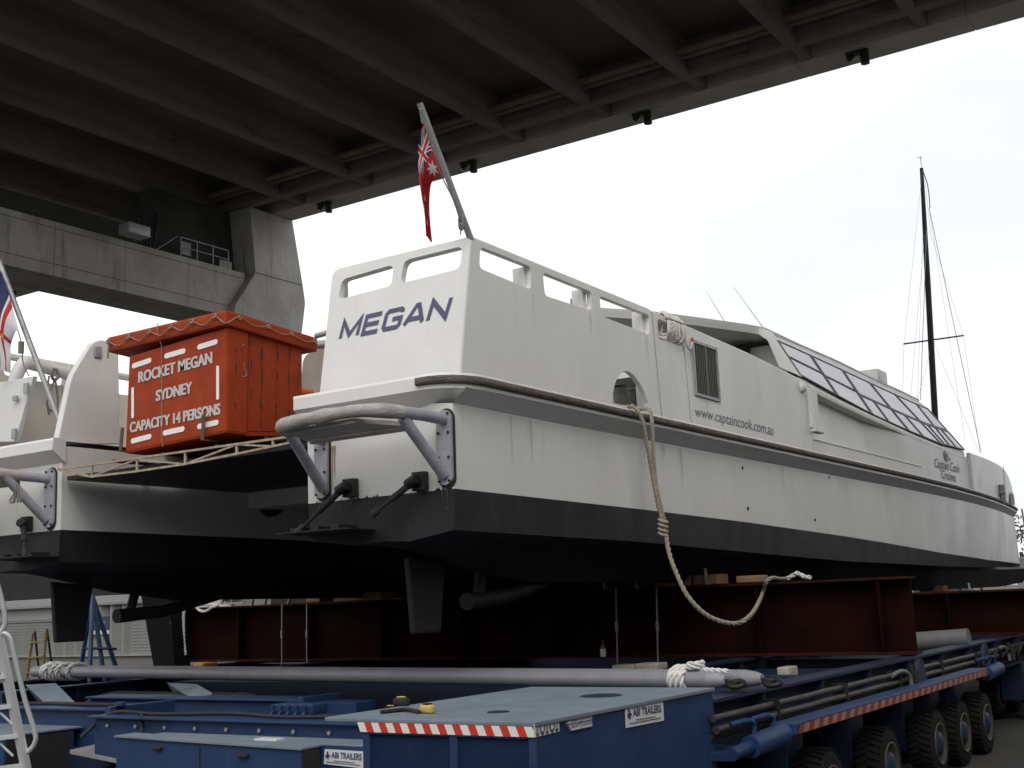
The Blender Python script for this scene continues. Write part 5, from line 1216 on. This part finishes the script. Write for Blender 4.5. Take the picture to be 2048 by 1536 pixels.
def tape(p, yaw, label, dark):
    root = thing('tape_measure', label, 'tape measure', p, 'tape measures on the power pack lid'); root.rotation_euler = (0, 0, yaw); bpy.context.view_layer.update()
    def bld(m, nm, mt): o = m.build(nm, mt); o.parent = root; return o
    m = MB(); m.box((-.062, -.025, .0), (.062, .025, .058), bev=.016); bld(m, 'case', BLACK if dark else YEL)
    m = MB(); m.box((-.045, -.0275, .012), (.03, -.0255, .046)); bld(m, 'case_label', YEL if dark else mat('tape_label', (.12, .10, .06), .6))
    m = MB(); m.box((.058, -.012, .0), (.30 if not dark else .12, .012, .006)); m.box((-.03, -.02, .058), (.03, .02, .068), bev=.004); bld(m, 'blade', DKMET if not dark else YEL)
tape(at(855, 1427, Z=pz+.0115), R(75), 'yellow tape measure lying on the power pack lid', False)
tape(at(803, 1412, Z=pz+.0115), R(95), 'black tape measure with yellow top strip on the lid corner', True)
m = MB(); m.tube(spline([at(762, 1424, Z=pz+.025), at(790, 1421, Z=pz+.025), at(815, 1419, Z=pz+.025), at(838, 1424, Z=pz+.025)], 5), .014, 8); tag(m.build('strap_end', BLACK), 'black strap end lying along the lid corner by the tapes', 'strap')  # end of a black strap
# grey drums beyond the girder end
m = MB(); a, c = at(1835, 1283, X=17.6), at(1938, 1276, X=17.6); m.tube([a, c], .13, 18); m.tube([a.lerp(c, .42), a.lerp(c, .45)], .135, 18); tag(m.build('grey_pipe', mat('pipe_grey', (.19, .195, .19), .6, var=.2, scale=5)), 'fat grey pipe lying on the trailer beyond the near girder end', 'pipe')
for i, (u, v, sx) in enumerate(((1017, 1352, .36), (1081, 1347, .36), (1245, 1337, .30), (1291, 1334, .30), (668, 1383, .22), (690, 1385, .14), (728, 1386, .14), (1565, 1342, .14))):
    X = 13.2 if u > 900 else 12.2; c0 = at(u, v, X=X); m = MB(); m.box((X, c0.y-sx/2, c0.z-.12), (X+.3, c0.y+sx/2, c0.z+.04), bev=.02)
    tag(m.build('packing_bag', mat('bag_cream', (.52, .48, .40), .8, var=.3, scale=9)), ('cream packing block behind the middle of the grey tubes, left one', 'cream packing block behind the grey tubes, right of its twin', 'cream pad under the girder left of its pair', 'cream pad under the girder right of its pair', 'brown-cream bag low behind the grey tubes', 'crumpled pale bag low behind the grey tubes', 'small pale bag right of the crumpled bag', 'upright pale block by the tube end fittings')[i], 'packing block', 'packing blocks between trailer and girder')
m = MB(); c0 = at(396, 1331, X=13.6); m.box((13.6, c0.y-.12, c0.z-.05), (13.9, c0.y+.12, c0.z+.04), bev=.02); tag(m.build('tool_case', mat('case_orange', (.55, .26, .04), .6)), 'small orange tool case below the port end of the near girder', 'tool case')

# ================================================================== LADDERS, STAND, SHED (left)
lad = thing('platform_ladder', 'white aluminium platform ladder with looped handrails at the left edge', 'ladder', (6.8, 10.1, 0))
def lp(u, v, D=11.0): return at(u, v, D=D)
m = MB(); a, c = lp(-2, 1275), lp(57, 1560); c = a+(c-a)*((a.z-.02)/(a.z-c.z)); m.bar(a, c, .05, .09); 
m.build('stile', ALU, lad)
off = lp(-120, 1290)-lp(-2, 1275); m = MB(); m.bar(a+off, c+off, .05, .09); m.build('stile', ALU, lad)
for k in range(7):
    t = (.02+k*.268)/1.0; z = 1.60-k*.268
    if z < .1: break
    s_ = (a.z-z)/(a.z-c.z); p = a.lerp(c, s_); q = p+off; m = MB(); dd = Vector((_f.x, _f.y, 0)).normalized()*.10
    m.hexa([p-dd*.3, q-dd*.3, q+dd, p+dd, p-dd*.3+Vector((0, 0, .035)), q-dd*.3+Vector((0, 0, .035)), q+dd+Vector((0, 0, .035)), p+dd+Vector((0, 0, .035))]); m.build('tread', ALU, lad)
m = MB(); m.tube(spline([lp(-20, 1290), lp(-4, 1272), lp(8, 1266), lp(20, 1276), lp(27, 1300), lp(48, 1392), lp(70, 1465), lp(69, 1487), lp(60, 1500), lp(51, 1506)], 6), .023, 10); m.build('handrail', ALU, lad)
m = MB(); m.tube(spline([lp(-6, 1165), lp(0, 1185), lp(8, 1220), lp(11, 1245), lp(4, 1262), lp(-4, 1268)], 6), .023, 10); m.build('handrail', ALU, lad)
m = MB()
for v in (1425, 1487): m.tube([lp(0, v), lp(26, v+25)], .012, 6)
m.build('brace', ALU, lad)
std = thing('boat_stand', 'blue steel tripod boat stand with red screw head', 'boat stand', (12, 15.5, 0))
top = at(183, 1172, X=12); ap = at(185, 1192, X=12)
for (u, v, X) in ((152, 1395, 12.2), (178, 1395, 11.6), (214, 1395, 12.0), (252, 1395, 12.5)):
    e = at(u, v, X=X); e = ap+(e-ap)*((ap.z-.02)/(ap.z-e.z)); m = MB(); m.tube([ap, e], .035, 10); m.build('leg', STANDB, std)
m = MB(); m.tube([at(172, 1297, X=11.9), at(212, 1297, X=12), at(232, 1298, X=12.2)], .02, 8); m.build('tie', STANDB, std)
m = MB(); m.tube([top, ap-Vector((0, 0, .1))], .03, 10); m.build('screw', STANDB, std); m = MB(); m.tube([top+Vector((0, -.14, .02)), top+Vector((0, .14, -.02))], .025, 8); m.build('screw_handle', HAZRD, std)
stl = thing('step_ladder', 'yellow stepladder standing in front of the grey shed', 'stepladder', (15.2, 21.5, 0))
X = 15.2; fl_ = [(at(66, 1266, X=X), at(54, 1355, X=X)), (at(92, 1262, X=X), at(86, 1350, X=X))]
ext_ = lambda a, c: a+(c-a)*((a.z-.02)/(a.z-c.z))
for a, c in fl_: m = MB(); m.bar(a, ext_(a, c), .05, .03); m.build('rail', LADY, stl)
for k in range(6):
    t = .1+.16*k; a = fl_[0][0].lerp(ext_(*fl_[0]), t); c = fl_[1][0].lerp(ext_(*fl_[1]), t); m = MB(); m.bar(a, c, .08, .03); m.build('tread', LADY, stl)
for a, c in ((at(94, 1258, X=X+.1), at(105, 1340, X=X+1.0)), (at(70, 1262, X=X+.1), at(78, 1345, X=X+1.0))): m = MB(); m.bar(a, ext_(a, c), .04, .03); m.build('back_leg', mat('ladder_dark', (.10, .095, .08), .7), stl)

# long grey shed
XS_ = 26.0; shed = thing('shed', 'long low grey corrugated shed behind the left boat hull', 'shed', (XS_, 35, 0))
yl, yr = 47.0, 27.0; zb_ = .95
def corr(y0, y1, z0, z1, pitch, amp, mt, nm):
    m = MB(); n = int(abs(y1-y0)/pitch*6); rows = [[], []]
    for i in range(n+1):
        y = lerp(y0, y1, i/n); x = XS_-amp*math.copysign(min(1, abs(math.sin(2*math.pi*i/6))*1.6), math.sin(2*math.pi*i/6)); rows[0].append((x, y, z0)); rows[1].append((x, y, z1))
    m.grid(rows, 0, False, flip=True); return m.build(nm, mt, shed)
ya, yb_ = at(108, 1260, X=XS_).y, at(262, 1260, X=XS_).y
corr(ya, yb_, zb_, 2.52, .58, .12, SHED, 'corrugated_wall')
for y0, y1, nm in ((yl, ya, 1), (yb_, yr, 1)):
    m = MB(); z = zb_
    while z < 2.05: m.hexa([(XS_-.03, y1, z), (XS_+.05, y1, z), (XS_+.05, y0, z), (XS_-.03, y0, z), (XS_-.005, y1, z+.095), (XS_+.05, y1, z+.095), (XS_+.05, y0, z+.095), (XS_-.005, y0, z+.095)]); z += .10
    m.box((XS_-.06, y1+.01, 2.06), (XS_+.05, y0-.01, 2.12)); m.build('boarded_wall', SHEDB, shed)
    m = MB(); m.box((XS_, y1+.01, 2.13), (XS_+.05, y0-.01, 2.52)); m.build('fascia', SHED, shed)
m = MB(); m.box((XS_-.05, yr, .0), (XS_+.3, yl, zb_-.05)); m.build('plinth', KERB, shed)
m = MB(); m.box((XS_-.16, yr, zb_-.05), (XS_+.3, yl, zb_)); m.build('ledge', mat('ledge_pale', (.45, .44, .42), .8, var=.2, scale=2), shed)
m = MB(); m.hexa([(XS_-.25, yr, 2.53), (XS_+6, yr, 2.9), (XS_+6, yl, 2.9), (XS_-.25, yl, 2.53), (XS_-.25, yr, 2.6), (XS_+6, yr, 3.0), (XS_+6, yl, 3.0), (XS_-.25, yl, 2.6)]); m.build('roof', SHED, shed)
a, c = at(154, 1235, X=XS_-.1), at(220, 1268, X=XS_-.1); m = MB(); m.box((XS_-.12, c.y, c.z), (XS_-.07, a.y, a.z)); m.box((XS_-.125, c.y, c.z), (XS_-.121, a.y, lerp(c.z, a.z, .22)), 1); m.add([(XS_-.125, lerp(a.y, c.y, .18), lerp(c.z, a.z, .72)), (XS_-.125, lerp(a.y, c.y, .30), lerp(c.z, a.z, .72)), (XS_-.125, lerp(a.y, c.y, .27), lerp(c.z, a.z, .92)), (XS_-.125, lerp(a.y, c.y, .20), lerp(c.z, a.z, .92))], [(0, 1, 2, 3)], 2)
m.box((XS_-.125, lerp(a.y, c.y, .85), lerp(c.z, a.z, .62)), (XS_-.121, lerp(a.y, c.y, .34), lerp(c.z, a.z, .70)), 1)
sg = m.build('sign', [SIGNB, STICK, HAZRD]); tag(sg, 'navy sign board with white lower strip on the shed wall', 'sign')
m = MB(); m.box((70, 22, 0), (71, 120, 7.6)); m.box((69.8, 22, 7.6), (71.2, 120, 7.8)); tag(m.build('backdrop_wall', mat('wall_dark', (.03, .029, .027), .9, var=.3, scale=.8)), 'dark backdrop wall added far behind to hide bright sky below the hulls', 'wall', kind='thing')  # added dark backdrop, keeps the gap under the hulls black
# white plate standing in for the bright sky between hull and girder
m = MB(); a, c, e = at(343, 1186, X=24), at(347, 1216, X=24), at(384, 1215, X=24); m.plate([a, c, e], [], (-1, 0, 0), 1.5); tag(m.build('sky_patch', WHITE2), 'white plate standing in for bright sky beyond the port end of the near girder', 'sky patch')

# ================================================================== YACHT behind, at the right
yacht = thing('sailing_yacht', 'tall black-masted sailing yacht on the hard beyond the bows', 'yacht', (59, 14.8, 0))
Dm = 58; tipm = at(1843, 336, D=Dm); basem = at(1871, 850, D=Dm); bm_ = tipm+(basem-tipm)*((tipm.z-3.4)/(tipm.z-basem.z))
m = MB(); m.tube([tipm, tipm.lerp(bm_, .3), bm_], [.085, .14, .17], 10); m.build('mast', BLACK, yacht)
m = MB(); m.tube([tipm, tipm+Vector((0, 0, .6))], .012, 5); m.tube([tipm+Vector((0, .15, .55)), tipm+Vector((0, -.1, .5))], .012, 5); m.build('wind_vane', DKMET, yacht)
sp0, sp1 = at(1807, 688, D=Dm), at(1927, 671, D=Dm); m = MB(); m.tube([sp0, sp1], .04, 6); m.build('spreader', BLACK, yacht)
STY = [((1845, 340), (1808, 688)), ((1808, 688), (1805, 800)), ((1849, 470), (1830, 690)), ((1830, 690), (1815, 870)), ((1862, 470), (1927, 671)), ((1927, 671), (1960, 905)), ((1848, 345), (1862, 470)), ((1858, 415), (1962, 905)), ((1858, 415), (1930, 880)), ((1866, 680), (1958, 905)), ((1861, 700), (1835, 800)), ((1853, 460), (1841, 800)), ((1846, 460), (1835, 800))]
for k, (a, c) in enumerate(STY):
    m = MB(); m.tube([at(*a, D=Dm-.2), at(*c, D=Dm+.2)], .006 if k not in (11, 7) else .016, 5); m.build('stay', mat('stay_wire', (.42, .42, .44), .5), yacht)
m = MB(); m.tube(spline([at(1846, 342, D=Dm), at(1854, 365, D=Dm), at(1858, 390, D=Dm), at(1860, 416, D=Dm)], 5), .022, 6); m.build('stay', DKMET, yacht)
hc = bm_.copy(); m = MB(); rows = []
for i in range(15):
    t = i/14*2-1; wy = 1.6*(1-abs(t)**2.4)+.02; rows.append([(hc.x+t*5.5, hc.y+wy*s*k_, z) for s, k_, z in ((-1, 1, 3.4), (-1, .8, 2.4), (-.25, .5, 1.7), (.25, .5, 1.7), (1, .8, 2.4), (1, 1, 3.4))])
m.grid(rows, 0, True, flip=True); m.grid([[r[0], r[5]] for r in rows], 0, False); m.build('hull', WHITE2, yacht)
m = MB(); m.box((hc.x-.8, hc.y-.12, .5), (hc.x+.8, hc.y+.12, 1.75)); m.build('keel', ANTI, yacht)
m = MB()
for sx in (-2, 2):
    for sy in (-1, 1): m.tube([(hc.x+sx, hc.y+sy*2.0, 0), (hc.x+sx, hc.y+sy*1.0, 2.2)], .06, 8)
m.box((hc.x-1, hc.y-.4, 0), (hc.x+1, hc.y+.4, .5)); m.build('cradle', STANDB, yacht)

# tree and white cabin just past the bow
tree = thing('tree', 'dark leafy tree seen just past the bow at the right edge', 'tree', (75, 10.5, 0))
c0 = at(2046, 1085, D=80); tree.location = (c0.x, c0.y, 0); bpy.context.view_layer.update()
m = MB(); m.tube([(c0.x, c0.y, 0), (c0.x+.1, c0.y, 2.0), (c0.x, c0.y+.2, 4)], [.3, .22, .12], 10); m.build('trunk', BARK, tree)
m = MB(); rnd = random.Random(9)
cl = [(rnd.uniform(-1.6, 1.6), rnd.uniform(-2.2, 2.2), rnd.uniform(2.2, 6.2)) for _ in range(26)]
for x, y, z in cl:
    for k in range(60):
        p = Vector((c0.x+x+rnd.gauss(0, .45), c0.y+y+rnd.gauss(0, .45), z+rnd.gauss(0, .4))); e1 = Vector((rnd.gauss(0, 1), rnd.gauss(0, 1), rnd.gauss(0, 1))).normalized()*.16; e2 = e1.orthogonal().normalized()*.10
        m.add([p-e1, p-e2, p+e1, p+e2], [(0, 1, 2, 3)])
m.build('crown', LEAF, tree)
m = MB(); q = at(2046, 1118, D=55); m.box((q.x, q.y-4, 0), (q.x+2, q.y+.35, q.z)); m.box((q.x-.1, q.y-4.1, q.z), (q.x+2.1, q.y+.45, q.z+.1)); kb = m.build('site_cabin', mat('cabin_white', (.7, .7, .68), .6)); tag(kb, 'low white site cabin below the tree at the right edge', 'cabin')
m = MB(); q = sq(2036, 1018); m.tube(spline([q+Vector((0, -.1, .0)), q+Vector((.05, -.12, -.5)), q+Vector((.2, -.15, -.95)), q+Vector((1.2, -.3, -1.0)), q+Vector((2.5, -.6, -.7))], 6), .022, 6); tag(m.build('bow_line', ROPED), 'dark mooring line hanging from the bow', 'rope')
